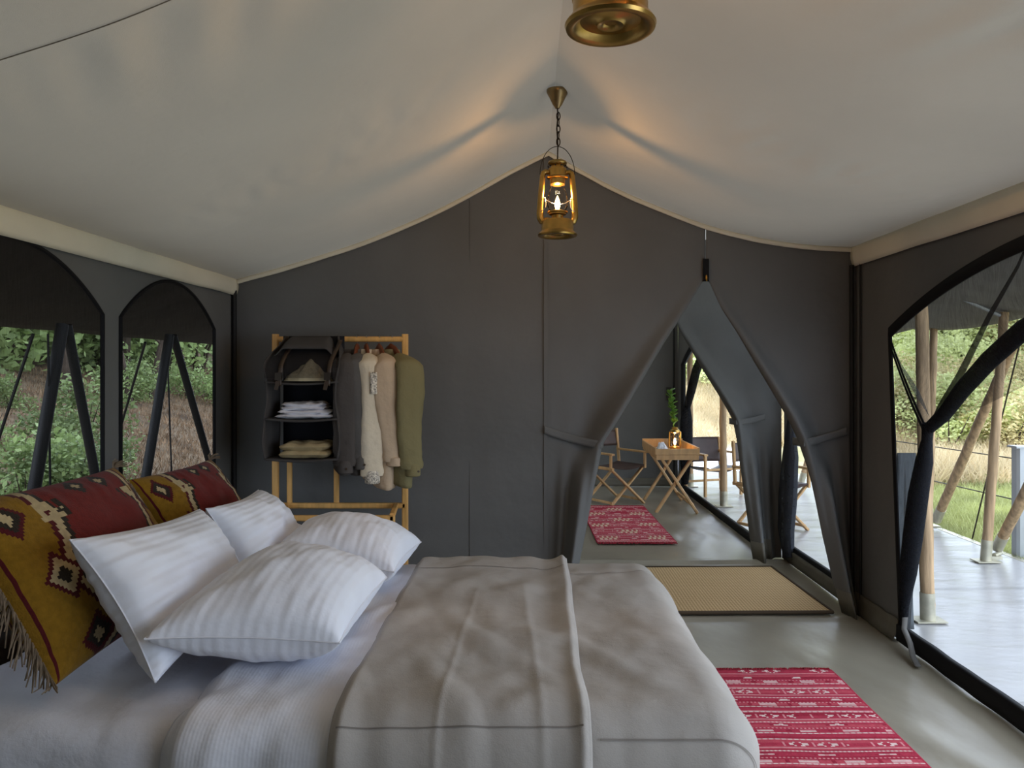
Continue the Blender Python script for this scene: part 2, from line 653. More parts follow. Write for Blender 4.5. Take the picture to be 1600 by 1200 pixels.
# right wall with big arched doorway
dar = arch(2.66, 1.5, 1.645, 1.965)
mb = MB()
def jamb(z):
    return 4.03 + 0.13 * min(1, z / 1.645)
mb.grid(10, 30, lambda u, v: Vector((XR + 0.004 * nz(u * 4, v * 6), jamb(1.645 * v) + (YB - jamb(1.645 * v)) * u, 1.645 * v)))
N = 80
for i in range(N):
    a, b = 1.16 + 3.0 * i / N, 1.16 + 3.0 * (i + 1) / N
    strip(mb, XR, a, b, (dar(a), dar(b)), (2.19, 2.19))
strip(mb, XR, 4.16, YB, (1.645, 1.645), (2.19, 2.19))
strip(mb, XR, YF, -0.45, (0, 0), (2.19, 2.19))
strip(mb, XR, 1.0, 1.16, (0, 0), (2.19, 2.19))
strip(mb, XR, -0.45, 1.0, (1.95, 1.95), (2.19, 2.19))  # unseen opening beside the camera, added to admit daylight from the right
wall_right = struct('wall_right', mb, canvas, smooth=False)
# black webbing round the doorway
mb = MB()
def webf(u, v):
    if u < 0.25:
        z = 0.05 + (1.645 - 0.05) * u / 0.25
        c = Vector((XR - 0.006, jamb(z), z)); nrm = Vector((0, -1, 0)); w_ = 0.035
    else:
        t = (u - 0.25) / 0.75
        Y = 4.16 - 3.0 * t
        c = Vector((XR - 0.006, Y, dar(Y))); nrm = Vector((0, 0, -1)); w_ = 0.062
    return c + nrm * (w_ * (v - 0.15))
mb.grid(160, 2, webf)
dfr = struct('door_1', mb, black_web, solid=0.008)
mb = MB()
mb.grid(60, 3, lambda u, v: Vector((XR - 0.018 + 0.012 * nz(u * 9, 1) * v, 1.16 + 2.86 * u, 0.012 + 0.085 * v + 0.006 * nz(u * 14, 3))))
build('threshold', mb, black_web, dfr, solid=0.03)
# skirt of the groundsheet turned up along the walls
def skirt(name, fn, n=60):
    m_ = MB()
    m_.grid(n, 3, fn)
    return struct(name, m_, skirt_m, solid=0.004)
skirt('baseboard_right', lambda u, v: Vector((XR - 0.012 - 0.03 * (1 - v) ** 2, 4.04 + (YB - 4.04) * u, 0.002 + 0.11 * v + 0.006 * nz(u * 6, v))))
skirt('baseboard_left', lambda u, v: Vector((XL + 0.012 + 0.03 * (1 - v) ** 2, YF + (YB - YF) * u, 0.002 + 0.11 * v)))
skirt('baseboard_back', lambda u, v: Vector((XL + (0.30 - XL) * u, YB - 0.012 - 0.03 * (1 - v) ** 2, 0.002 + 0.09 * v)))
# corner piping right back
mb = MB()
mb.tube([(XR - 0.03, YB - 0.03, 0.06), (XR - 0.035, YB - 0.03, 2.05)], 0.014, 8)
mb.tube([(XR - 0.012, YB - 0.10, 0.06), (XR - 0.014, YB - 0.10, 2.05)], 0.006, 6)
struct('trim_5', mb, pole_dark)

# front wall behind the photographer
mb = MB()
mb.grid(30, 20, lambda u, v: Vector((XL + (XR - XL) * u, YF, roof(XL + (XR - XL) * u, YF) * v)))
struct('wall_front', mb, canvas)
# back wall: left sewn panel
SEAM = 0.107
mb = MB()
def bwf(u, v):
    X = XL + (SEAM - XL) * u
    z = roof(X, YB) * v
    y = YB + 0.010 * nz(X * 1.3, z * 1.2, 7) - 0.012 * sst(0.9, 0.2, z) * (0.5 + 0.5 * math.cos(X * 9)) * sst(-0.8, 0, X)
    return Vector((X, y, z))
mb.grid(90, 70, bwf)
wall_back = struct('wall_back', mb, canvas, sharp=80)
mb = MB()
mb.grid(2, 40, lambda u, v: Vector((SEAM - 0.012 + 0.024 * u, YB - 0.004 + 0.01 * nz(SEAM * 1.3, v * 2.6, 7) - .006, roof(SEAM, YB) * 0.99 * v)))
build('seam', mb, canvas, wall_back)


def flap(name, label, Y, xs_edge, zs_edge, xseam, sgn, ztie, anchor, slit_x, topfn, fold_amp=1.0, tietilt=0.07):
    """half of a canvas partition drawn aside and tied; sgn=+1: seam on the left, edge on its right"""
    zs_ = list(reversed(zs_edge)); xs_ = list(reversed(xs_edge))
    ztop = zs_edge[0]

    def edge(z):
        return slit_x if z >= ztop else interp(z, zs_, xs_)
    m_ = MB()
    nu, nv = 70, 80

    def fn(u, v):
        X0 = xseam
        # rows denser in the drawn part
        # crown follows the roof
        zrel = v
        Xe = edge(zrel * ztop) if v <= 0.8 else slit_x
        if v <= 0.8:
            z = ztop * v / 0.8
            X = X0 + (edge(z) - X0) * u
        else:
            X = X0 + (slit_x - X0) * u
            z = ztop + (topfn(X) - ztop) * (v - 0.8) / 0.2
        y = Y + 0.006 * nz(X * 2, z * 1.5, 3)
        if z < ztop:
            e = edge(z)
            d = abs(e - X)                 # distance from the free edge
            k = sst(ztop, ztop - 0.9, z)
            roll = 0.12 * k + 0.012
            y -= roll * math.exp(-(max(0, d - 0.015) / (0.045 + 0.045 * k)) ** 2) * fold_amp
            # free edge turns back
            if d < 0.03:
                y += 0.06 * k * (1 - d / 0.03) ** 2
            # pulled folds fanning from the tie
            low = sst(ztie + 0.02, ztie - 0.35, z)
            y -= low * fold_amp * 0.042 * (1 + math.cos(u * 15 + 1.5 + 0.8 * z)) * sst(0.15, 0.6, u)
            y -= 0.018 * (1 - low) * k * math.cos((u * 3.0 + z * 1.2) * 3) * sst(0.1, 0.7, u) * fold_amp
            pinch = math.exp(-((z - ztie) / 0.10) ** 2)
            y += pinch * 0.035 * sst(0.5, 1.0, u)
        return Vector((X, y, z))
    m_.grid(nu, nv, fn, flip=(sgn < 0))
    t = thing(name, label, 'curtain', ((xseam + xs_edge[-1]) / 2, Y, 0))
    build('canvas_panel', m_, canvas, t, sharp=80, solid=0.004)
    # tie strap
    s_ = MB()
    e = edge(ztie)

    def sf(u, v):
        X = anchor[0] + (e + 0.012 * sgn - anchor[0]) * u
        zc = anchor[1] + (ztie - anchor[1]) * u - 0.012 * math.sin(PI * u)
        dd = abs(e - X)
        yy = Y - 0.022 - 0.085 * fold_amp * math.exp(-(dd / 0.12) ** 2)
        if u > 0.93:
            yy += 0.12 * (u - 0.93) / 0.07
        return Vector((X, yy, zc + 0.046 * (v - 0.5)))
    s_.grid(40, 3, sf)
    build('tie_strap', s_, canvas, t, solid=0.006)
    # dark foot band of groundsheet material
    b_ = MB()

    def bf(u, v):
        p = fn(0.35 + 0.65 * u, 0.0)
        q = fn(0.35 + 0.65 * u, 0.06)
        r = p + (q - p) * v
        return Vector((r.x, r.y - 0.006, r.z))
    b_.grid(50, 2, bf)
    build('foot_band', b_, skirt_m, t, solid=0.003)
    return t


tf = lambda X: roof(X, YB)
flap('door_flap', 'grey canvas door flap tied back at left of the pointed opening', YB,
     [1.054, .95, .824, .613, .441, .383, .333, .2875, .25], [1.976, 1.80, 1.612, 1.267, .991, .73, .46, .232, 0.0],
     SEAM, 1, 0.985, (at(850, 671, YB).x, at(850, 671, YB).z), 1.062, tf)
flap('door_flap', 'grey canvas door flap tied back beside the corner at right of the opening', YB,
     [1.074, 1.15, 1.246, 1.4375, 1.602, 1.66, 1.725, 1.79, 1.845], [1.976, 1.80, 1.65, 1.305, 1.006, .768, .46, .193, 0.0],
     1.972, -1, 1.0, (1.90, 1.065), 1.066, tf)
# zip tab above the slit
zt = thing('zip_tab', 'short black zip tab sewn at the top of the pointed canvas opening', 'zip', (1.062, YB - 0.02, 1.95))
mb = MB()
p0, p1 = at(1097.5, 405, YB), at(1106.5, 440, YB)
mb.box((p0.x, YB - 0.022, p1.z), (p1.x, YB - 0.012, p0.z))
build('webbing', mb, black_web, zt)
mb = MB()
mb.tube([(1.062, YB - 0.028, 1.992), (1.062, YB - 0.03, 1.972), (1.064, YB - 0.03, 1.955)], [0.005, 0.008, 0.004], 8)
build('zip_puller', mb, brass, zt)

# ------------------------------------------------------------------ passage and second room
Y2 = 5.85
tf2 = lambda X: 2.45
flap('door_flap', 'inner grey canvas flap behind the sisal mat, tied to its right', Y2,
     [1.058, 1.146, 1.341, 1.55, 1.584, 1.633, 1.69], [2.0, 1.737, 1.396, 1.045, .738, .396, 0.0],
     1.93, -1, 1.04, (1.80, 1.075), 1.055, tf2)
flap('door_flap', 'inner grey canvas flap hidden behind the left door flap', Y2,
     [1.05, .83, .62, .43, .38, .32, .25], [2.0, 1.62, 1.30, 1.045, .738, .396, 0.0],
     0.0, 1, 1.04, (0.15, 1.08), 1.05, tf2)
mb = MB()
mb.add([(-1.8, Y2, 0), (0.0, Y2, 0), (0.0, Y2, 2.45), (-1.8, Y2, 2.45)], [(0, 1, 2, 3)])
mb.add([(-0.35, YB, 0), (-0.35, Y2, 0), (-0.35, Y2, 2.45), (-0.35, YB, 2.45)], [(0, 1, 2, 3)])
struct('wall_passage', mb, canvas)
mb = MB()
mb.add([(-0.4, YB + .02, 2.42), (2.0, YB + .02, 2.42), (2.0, Y2, 2.42), (-0.4, Y2, 2.42)], [(0, 1, 2, 3)])
mb.add([(-1.9, Y2, 2.45), (2.0, Y2, 2.45), (2.0, 9.55, 2.45), (-1.9, 9.55, 2.45)], [(0, 1, 2, 3)])
struct('ceiling_far', mb, ceil_transl)
# right wall of passage with doorway, threshold
mb = MB()
strip(mb, 1.95, YB, YB + 0.10, (0, 0), (2.42, 2.42))
strip(mb, 1.95, 5.72, Y2, (0, 0), (2.42, 2.42))
strip(mb, 1.95, YB + .1, 5.72, (1.9, 1.9), (2.42, 2.42))
# right wall of far room with doorway
X2 = 1.86
strip(mb, X2, 9.15, 9.52, (0, 0), (2.45, 2.45))
strip(mb, X2, Y2, 6.05, (0, 0), (2.45, 2.45))
ar2 = arch(7.6, 1.55, 1.50, 1.86)
for i in range(60):
    a, b = 6.05 + 3.1 * i / 60, 6.05 + 3.1 * (i + 1) / 60
    strip(mb, X2, a, b, (ar2(a), ar2(b)), (2.45, 2.45))
struct('wall_far_right', mb, canvas, smooth=False)
mb = MB()
mb.grid(10, 10, lambda u, v: Vector((-1.85 + 3.71 * u, 9.52 + .01 * nz(u * 5, v * 3), 2.45 * v)))
for y0_, y1_ in ((Y2, 6.4), (7.8, 8.0), (9.3, 9.52)):
    strip(mb, -1.85, y0_, y1_, (0, 0), (2.45, 2.45))
for y0_, y1_ in ((6.4, 7.8), (8.0, 9.3)):  # unseen window openings, added to bring daylight into the far room
    strip(mb, -1.85, y0_, y1_, (0, 0), (.5, .5))
    strip(mb, -1.85, y0_, y1_, (1.9, 1.9), (2.45, 2.45))
struct('wall_far', mb, canvas)
skirt('baseboard_far', lambda u, v: Vector((-1.8 + 3.65 * u, 9.50 - 0.02 * (1 - v) ** 2, 0.10 * v)))
d2 = MB()
d2.grid(40, 3, lambda u, v: Vector((1.935, YB + .02 + 1.2 * u, 0.09 * v + .006)))
door2 = struct('door_2', d2, skirt_m, solid=0.02)
mb = MB()
mb.grid(40, 2, lambda u, v: Vector((1.955, YB + .02 + 1.2 * u, 0.075 + 0.05 * v)))
build('threshold', mb, black_web, door2, solid=0.03)
d3 = MB()
d3.grid(60, 2, lambda u, v: Vector((X2 - 0.01, 5.95 + 3.2 * u, 0.005 + 0.065 * v)))
door3 = struct('door_3', d3, black_web, solid=0.03)
mb = MB()
mb.tube([(X2 - .01, 9.15, 0), (X2 - .01, 9.15, 1.5)] + [(X2 - .01, 9.15 - 3.1 * i / 20, ar2(9.15 - 3.1 * i / 20)) for i in range(1, 20)], 0.03, 6)
build('door_binding', mb, black_web, door3)
# corner post in the far room
mb = MB()
mb.tube([(1.80, 9.48, 0), (1.80, 9.48, 2.4)], 0.012, 6)
struct('trim_6', mb, pole_dark)

# deck
mb = MB()
mb.grid(40, 120, lambda u, v: Vector((XR - 0.01 + 1.80 * u, -1.5 + 12.5 * v, -0.006 + 0.004 * nz(u * 5, v * 30))))
deck = struct('floor_deck', mb, deck_m, sharp=80)
mb = MB()
mb.box((3.70, -1.5, -0.16), (3.76, 11.0, -0.004))
build('deck_edge', mb, galv, deck, smooth=False)
# cross welds of the deck sheet
for yy in (3.3, 5.05, 6.6, 7.35, 8.3, 9.4):
    mb = MB()
    mb.grid(16, 1, lambda u, v: Vector((1.98 + 1.72 * u, yy + .02 * nz(u * 3, yy) + 0.012 * (v - .5), 0.0035)))
    build('weld', mb, deck_m, deck)

# fly sheets
mb = MB()
def flyl(u, v):
    X = -1.70 - 1.35 * u
    Y = -1.2 + 9.2 * v
    return Vector((X, Y, 2.22 - 0.54 * u ** 0.9 - 0.05 * math.sin(PI * u) + 0.012 * nz(Y * 1.5, u * 2)))
mb.grid(16, 60, flyl)
struct('roof_fly_left', mb, fly_dark, solid=0.004)
mb = MB()
def flyr(u, v):
    X = 1.90 + 1.85 * u
    Y = 3.5 + 7.5 * v
    bay = ((Y - 5.74 + 20 * 1.75) % 1.75) / 1.75
    sag = math.sin(PI * bay)
    return Vector((X, Y, 2.45 - 0.62 * u - 0.06 * math.sin(PI * u) - 0.045 * sag * u))
mb.grid(24, 160, flyr)
struct('roof_fly_right', mb, fly_grey, solid=0.004)

# ------------------------------------------------------------------ terrain
def zr(X, Y):
    z = -0.10 + 0.10 * max(0, X - 8) + 0.13 * max(0, Y - 13) + 0.06 * nz(X * .7, Y * .7) * min(1, max(0, X - 3.8))
    return z
mb = MB()
mb.grid(60, 90, lambda u, v: Vector((3.74 + 40 * u ** 1.6, -2 + 62 * v, zr(3.74 + 40 * u ** 1.6, -2 + 62 * v))))
grass_ground = mat('grassy_ground', (0.28, 0.27, 0.11), 0.95, var=0.3, vscale=1.6, col2=(0.48, 0.40, 0.22), bump=0.6, bscale=20)
struct('ground_right', mb, grass_ground, sharp=180)
def zl(X, Y):
    d = -X - 3.2
    return -0.08 + 0.27 * max(0, d) + 0.10 * nz(X * .8, Y * .8, 4) * min(1, max(0, d))
mb = MB()
mb.grid(50, 70, lambda u, v: Vector((XL - 0.03 - 30 * u ** 1.5, -3 + 50 * v, zl(XL - 30 * u ** 1.5, -3 + 50 * v))), flip=True)
litter = mat('leaf_litter', (0.10, 0.062, 0.036), 0.95, var=0.45, vscale=2.0, col2=(0.22, 0.16, 0.10), bump=0.8, bscale=14)
struct('ground_left', mb, litter, sharp=180)
mb = MB()
mb.add([(-3, -9, -0.05), (4, -9, -0.05), (4, YF, -0.05), (-3, YF, -0.05)], [(0, 1, 2, 3)])
struct('ground_front', mb, deck_m)

# ================================================================== BED
BX0, BX1, BY0, BY1, BZ = -1.60, 0.53, 1.90, 3.46, 0.545
bed = thing('bed', 'low double bed under white sheets beside the mesh windows', 'bed', ((BX0 + BX1) / 2, (BY0 + BY1) / 2, 0))
mb = MB()
mb.box((BX0 + .03, BY0 + .03, 0.12), (BX1 - .03, BY1 - .03, 0.30))
build('bed_base', mb, linen, bed, smooth=False)
for x_ in (BX0 + .12, BX1 - .12):
    for y_ in (BY0 + .12, BY1 - .12):
        mb = MB()
        mb.lathe([(0.0, 0), (.03, 0), (.035, .12), (0, .12)], 12, (x_, y_, 0))
        build('leg', mb, bamboo, bed)


def drape(s_, t_, x0, x1, y0, y1, z0, r, hang_near=True):
    """s_: X along the bed, may run past x1 ; t_: Y across, may run past y0/y1; returns point on cloth lying over a box"""
    a = max(0.0, s_ - (x1 - r)) if x1 is not None else 0.0
    b = 0.0
    sg = 0
    if t_ < y0 + r:
        b = y0 + r - t_; sg = -1
    elif t_ > y1 - r:
        b = t_ - (y1 - r); sg = 1
    nn = math.hypot(a, b)
    if nn < 1e-9:
        return Vector((s_, t_, z0)), 0.0, Vector((0, 0, 1))
    if nn < r * PI / 2:
        o = r * math.sin(nn / r); dz = r * (1 - math.cos(nn / r))
        nr = Vector((0, 0, math.cos(nn / r)))
        k = math.sin(nn / r)
    else:
        o = r; dz = r + (nn - r * PI / 2); nr = Vector((0, 0, 0)); k = 1
    da, db = a / nn, b / nn * sg
    X = (x1 - r + o * da) if a > 0 else s_
    Y = (y0 + r + o * db) if sg < 0 else ((y1 - r + o * db) if sg > 0 else t_)
    nr = nr + Vector((da, db, 0)) * k
    return Vector((X, Y, z0 - dz)), dz, nr.normalized()


# fitted sheet over the mattress
mb = MB()
def fsf(u, v):
    s_ = BX0 + (BX1 + 0.3 - BX0) * u
    t_ = BY0 - 0.36 + (BY1 - BY0 + 0.6) * v
    p, dz, n_ = drape(s_, t_, BX1 - .02, BX1 - .02, BY0 + .02, BY1 - .01, BZ - 0.02, 0.07)
    k = 0.012 * nz(p.x * 5 + p.y * 3, p.y * 6, 2) + 0.010 * max(0, nz(p.x * 9 + p.y * 2, p.y * 3, 6)) + 0.016 * min(1, dz * 5) * math.sin(p.x * 17 + 2 * nz(p.x * 2, 1))
    return p + n_ * k
mb.grid(150, 120, fsf)
build('fitted_sheet', mb, white_cot, bed, sharp=180)

# white top sheet/duvet showing between pillows and blanket
mb = MB()
def dvf(u, v):
    s_ = -0.90 + (0.75) * u
    t_ = BY0 - 0.42 + (BY1 - BY0 + 0.62) * v
    p, dz, n_ = drape(s_, t_, 9, BY0 - .02, BY1 + .01, BZ + 0.012, 0.09) if False else drape(s_, t_, 9.0, 9.0, BY0 - .02, BY1 + .01, BZ + 0.012, 0.09)
    e = sst(0, 0.07, u)
    k = -0.03 * (1 - e) + 0.013 * nz(p.x * 5 - p.y * 4, p.y * 7, 5) + 0.015 * min(1, dz * 5) * math.sin(p.x * 21 + 3 * nz(p.x * 3, 2))
    k += 0.018 * max(0, nz((p.x * 1.0 - p.y * .35) * 11, p.y * 1.6, 8)) + 0.006 * nz(p.x * 16, p.y * 9, 3)
    p = p + n_ * k
    p.x += 0.05 * (v - .5) * 0 - 0.06 * min(1, dz * 2) * (1 - u)
    return p
mb.grid(90, 150, dvf)
tag(build('duvet', mb, sheet_m, sharp=180, solid=0.012), 'white striped top sheet showing between pillows and taupe blanket', 'sheet')

# taupe blanket, two layers
def wr(p, seed):
    k = 0.010 * nz(p.x * 5 + 3 * nz(p.x, p.y), p.y * 4, seed) + 0.004 * nz(p.x * 13, p.y * 9, seed)
    k += 0.010 * max(0, nz((p.x + p.y * 0.5) * 7, (p.y - p.x * .6) * 1.4, seed + 2)) ** 1.5 * 2
    return k
mb = MB()
def blf(u, v):
    s_ = -0.47 + (BX1 + 0.50 + 0.47) * u
    t_ = BY0 - 0.46 + (BY1 - BY0 + 0.80) * v
    p, dz, n_ = drape(s_, t_, BX1 + .06, BX1 + .06, BY0 - .05, BY1 + .03, BZ + 0.028, 0.13)
    k = wr(p, 1) + 0.014 * min(1, dz * 3) * math.sin(p.x * 9 + p.y * 7)
    # crest near the foot
    k += 0.006 * math.exp(-((p.x - 0.40) / 0.12) ** 2) * (1 + nz(p.y * 3, 5)) * (1 if dz < .02 else 0.3)
    return p + n_ * k
mb.grid(130, 170, blf)
bl = thing('blanket', 'taupe linen blanket spread over the foot half of the bed', 'blanket', (0.05, 2.7, 0.0))
build('lower_layer', mb, linen, bl, sharp=180)
mb = MB()
def blf2(u, v):
    s_ = -0.485 + 0.645 * u
    t_ = BY0 - 0.49 + (BY1 - BY0 + 0.84) * v
    s_ += 0.016 * nz(v * 5, 3.3) * sst(.6, 1, u) - 0.03 * (v - 0.5) * sst(.3, 1, u) * -1
    p, dz, n_ = drape(s_, t_, 9.0, 9.0, BY0 - .065, BY1 + .045, BZ + 0.048, 0.13)
    k = wr(p, 6) * 1.35
    k += 0.020 * math.exp(-((1 - u) / 0.05) ** 2) * (0.6 + 0.4 * math.sin(v * 9)) 
    k -= 0.022 * sst(0.965, 1.0, u) + 0.022 * sst(0.04, 0.0, u)
    # long creases
    for (cx_, sl, w_) in ((-0.20, 0.03, .010), (0.0, -0.05, .012)):
        k += 0.0025 * math.exp(-(((p.x - cx_ - sl * (p.y - 2.6)) / w_)) ** 2) * sst(3.3, 2.4, p.y)
    k -= 0.010 * math.exp(-((p.x - 0.07) / 0.05) ** 2) * sst(2.2, 2.8, p.y)
    return p + n_ * k
mb.grid(120, 180, blf2)
build('upper_layer', mb, linen, bl, sharp=180, solid=0.006)
# stitched hems on the blanket
def hem(name, tval, fn, u0, u1):
    m_ = MB()
    def hf(u, v):
        uu = u0 + (u1 - u0) * u
        p = fn(uu, tval)
        q = fn(uu, tval + 0.004)
        d = (q - p)
        r_ = fn(min(1, uu + .01), tval) - fn(max(0, uu - .01), tval)
        n_ = r_.cross(d).normalized()
        return p + d * v * 0.45 + n_ * 0.0045
    m_.grid(90, 1, hf)
    build(name, m_, stitch, bl)
for tv, tw in ((0.186, 0.176), (0.757, 0.742)):
    hem('hem_stitch', tv, blf2, 0.03, 0.97)
    hem('hem_stitch', tw, blf, 0.43, 0.90)

# ------------------------------------------------------------------ pillows
def pillow_mesh(c, U, V, T, W=None, nu=54, nv=54, pinch=0.07, seed=0, colfn=None, pw=0.42, wr_=0.010, sag=0.0):
    """c centre, U/V half-axis vectors, T thickness (m)"""
    c, U, V = Vector(c), Vector(U), Vector(V)
    n_ = U.cross(V).normalized()
    m_ = MB()
    for side in (1, -1):
        def fn(u, v):
            a, b = 2 * u - 1, 2 * v - 1
            a = math.sin(a * PI / 2) * .35 + a * .65
            b = math.sin(b * PI / 2) * .35 + b * .65
            h_ = max(0.0, (1 - a * a) * (1 - b * b)) ** pw
            pa = a * (1 - pinch * (1 - b * b))
            pb = b * (1 - pinch * (1 - a * a))
            k = T / 2 * h_
            # gather wrinkles radiating from seams
            edge_ = max(abs(a), abs(b))
            k += wr_ * h_ * nz(a * 3 + seed, b * 3, seed) 
            k += wr_ * 0.8 * sst(0.35, 0.9, edge_) * h_ * nz(a * (9 if abs(b) > abs(a) else 2), b * (9 if abs(a) > abs(b) else 2), seed + 3)
            k -= sag * h_ * math.exp(-((a) ** 2 + (b - .2) ** 2) * 3)
            return c + U * pa + V * pb + (W or Vector()) * (pa * pb) + n_ * (side * k)
        m_.grid(nu, nv, fn, flip=(side < 0), colfn=colfn)
    return m_


def pillow(label, bl_, br_, tl_, tr_, T, group='white pillows on the bed', **k):
    bl_, br_, tl_, tr_ = [Vector(q) for q in (bl_, br_, tl_, tr_)]
    c = (bl_ + br_ + tl_ + tr_) / 4
    U = (br_ + tr_ - bl_ - tl_) / 4
    V = (tl_ + tr_ - bl_ - br_) / 4
    W = (bl_ + tr_ - br_ - tl_) / 4
    m_ = pillow_mesh(c, U, V, T, W=W, **k)
    p = thing('pillow', label, 'pillow', (c[0], c[1], c[2] - 0.2), 0, group)
    build('pillowcase', m_, pil_y if 'standing' in label else pil_m, p, sharp=180)
    pin = k.get('pinch', .07)
    pts = []
    for side in range(4):
        for i in range(24):
            a = -1 + 2 * i / 24
            A, B = [(a, -1), (1, a), (-a, 1), (-1, -a)][side]
            pa, pb = A * (1 - pin * (1 - B * B)), B * (1 - pin * (1 - A * A))
            pts.append(c + U * pa + V * pb + W * (pa * pb))
    s_ = MB()
    s_.tube(pts + [pts[0]], 0.0028, 5)
    build('seam', s_, white_cot, p)
    return p


def plane_pts(bl_, br_, tl_):
    """corners bottom-near, bottom-far, top-near -> centre and half axes"""
    bl_, br_, tl_ = Vector(bl_), Vector(br_), Vector(tl_)
    return bl_ + (br_ - bl_) / 2 + (tl_ - bl_) / 2, (br_ - bl_) / 2, (tl_ - bl_) / 2


# kilim cushions (far end standing against the window wall)
MUS, RED, MAR, CRM, DRK, ORG = (0.235, 0.125, 0.012), (0.150, 0.020, 0.016), (0.080, 0.010, 0.012), (0.46, 0.36, 0.20), (0.028, 0.022, 0.016), (0.28, 0.12, 0.02)


def kilim(u, v):
    # quantise to knots
    q = 90.0
    u = (math.floor(u * q) + .5) / q
    v = (math.floor(v * 64) + .5) / 64
    edge1 = interp(v, [0, .15, .45, .78, .79, 1], [.30, .38, .25, .35, .33, .30])
    edge1 = math.floor(edge1 * q) / q
    edge2 = 0.80 - 0.04 * (1 - abs(((v * 3.0) % 1.0) * 2 - 1)) if v < 0.80 else 0.84
    col = MUS if (u < edge1 or u > edge2) else RED
    for e, sg in ((edge1, 1), (edge2, -1)):
        d = (u - e) * sg
        if -0.030 < d < 0.004:
            col = CRM
        elif -0.052 < d <= -0.030:
            col = MAR
        elif 0.004 <= d < 0.022:
            col = DRK
        # comb teeth
        if 0.72 < v < 0.84:
            if -0.08 < d < 0.02 and (int(u * 90) % 4) < 2 and v > 0.745:
                col = CRM
            elif -0.08 < d < 0.02 and v <= 0.745:
                col = CRM
            elif 0.02 < d < 0.06 and (int(u * 90) % 4) < 2:
                col = DRK
    def dia(u0, v0, s_, cs):
        nonlocal col
        d = abs(u - u0) * 0.80 + abs(v - v0) * 0.55
        for r_, c_ in cs:
            if d < r_ * s_:
                col = c_
    cs1 = [(1.0, MAR), (.72, DRK), (.36, CRM)]
    cs2 = [(1.0, MAR), (.78, CRM), (.40, DRK)]
    cs3 = [(1.0, DRK), (.42, CRM)]
    for (a, b) in ((.13, .80), (.24, .13), (.90, .70)):
        dia(a, b, .070, cs1)
    for (a, b) in ((.19, .46), (.92, .30)):
        dia(a, b, .070, cs2)
    for (a, b) in ((.52, .90), (.67, .90), (.52, .45), (.67, .45), (.6, .2)):
        dia(a, b, .042, cs3)
    if abs(u - 0.02) < 0.006 or abs(u - .97) < .01:
        col = MAR
    return col


def kilim_cushion(label, bl_, br_, tl_, T, seed):
    c, U, V = plane_pts(bl_, br_, tl_)
    m_ = pillow_mesh(c, U, V, T, nu=90, nv=64, pinch=0.05, seed=seed, colfn=kilim, pw=0.40, wr_=0.012)
    t = thing('kilim_cushion', label, 'cushion', (c.x, c.y, bl_[2]), 0, 'kilim cushions against the windows')
    build('cushion_cover', m_, kilim_m, t, sharp=180)
    rnd = random.Random(seed)
    ct = MB()
    tip = c + U * .99 + V * .99
    for i in range(12):
        d1 = Vector((rnd.uniform(-.3, .9), rnd.uniform(-.2, .9), rnd.uniform(.1, .9))).normalized()
        ct.tube([tip, tip + d1 * .025, tip + d1 * .045 + Vector((.012, 0, -.008))], [.003, .0026, .0018], 4)
    build('corner_tassel', ct, tassel_m, t)
    for side, nm in ((-1, 'tassel_fringe'), (1, 'tassel_fringe')):
        m2 = MB()
        for i in range(90):
            b = -0.98 + 1.96 * i / 89 + rnd.uniform(-.015, .015)
            p = c + U * side * (1 - 0.05 * (1 - b * b)) + V * b
            ln = rnd.uniform(.05, .11)
            d1 = Vector((rnd.uniform(-.2, .5), side * 0.55 + rnd.uniform(-.25, .25), -0.75)).normalized()
            q1 = p + d1 * ln * .5 + Vector((.008, 0, 0))
            q2 = q1 + (d1 + Vector((rnd.uniform(-.3, .3), 0, -.7))).normalized() * ln * .55
            if q2.z < 0.575:
                q2.z = 0.575
            if q1.z < 0.58:
                q1.z = 0.58
            m2.tube([p, q1, q2], [.0032, .0026, .0018], 4)
        build(nm, m2, tassel_m, t)['kind'] = 'stuff'
    return t


kilim_cushion('kilim cushion nearest the camera, mustard and brick red with diamond motifs', (-1.27, 2.06, 0.575), (-1.27, 2.90, 0.575), (-1.55, 2.03, 1.06), 0.24, 3)
kilim_cushion('kilim cushion beside the clothes rack, mustard and brick red', (-1.27, 2.93, 0.575), (-1.24, 3.60, 0.575), (-1.51, 2.90, 1.01), 0.20, 8)

pillow('white striped pillow standing in front of the nearest kilim cushion', (-1.0, 2.06, .585), (-.98, 2.74, .60), (-1.235, 2.07, .965), (-1.163, 2.72, .93), 0.24, seed=1, pinch=.10, wr_=.016)
pillow('white striped pillow standing in front of the kilim cushion beside the rack', (-1.0, 2.80, .60), (-.97, 3.40, .62), (-1.17, 2.79, .92), (-1.18, 3.36, .90), 0.24, seed=5, pinch=.10, wr_=.016)
pillow('white striped pillow lying flat nearest the camera', (-1.02, 2.04, .708), (-.521, 2.12, .669), (-.93, 2.76, .765), (-.50, 2.72, .69), 0.29, seed=9, pinch=.07, wr_=.012)
pillow('white striped pillow lying flat at the far side of the bed', (-.96, 2.88, .74), (-.50, 2.86, .672), (-.98, 3.42, .71), (-.47, 3.38, .668), 0.28, seed=14, pinch=.07, wr_=.012)

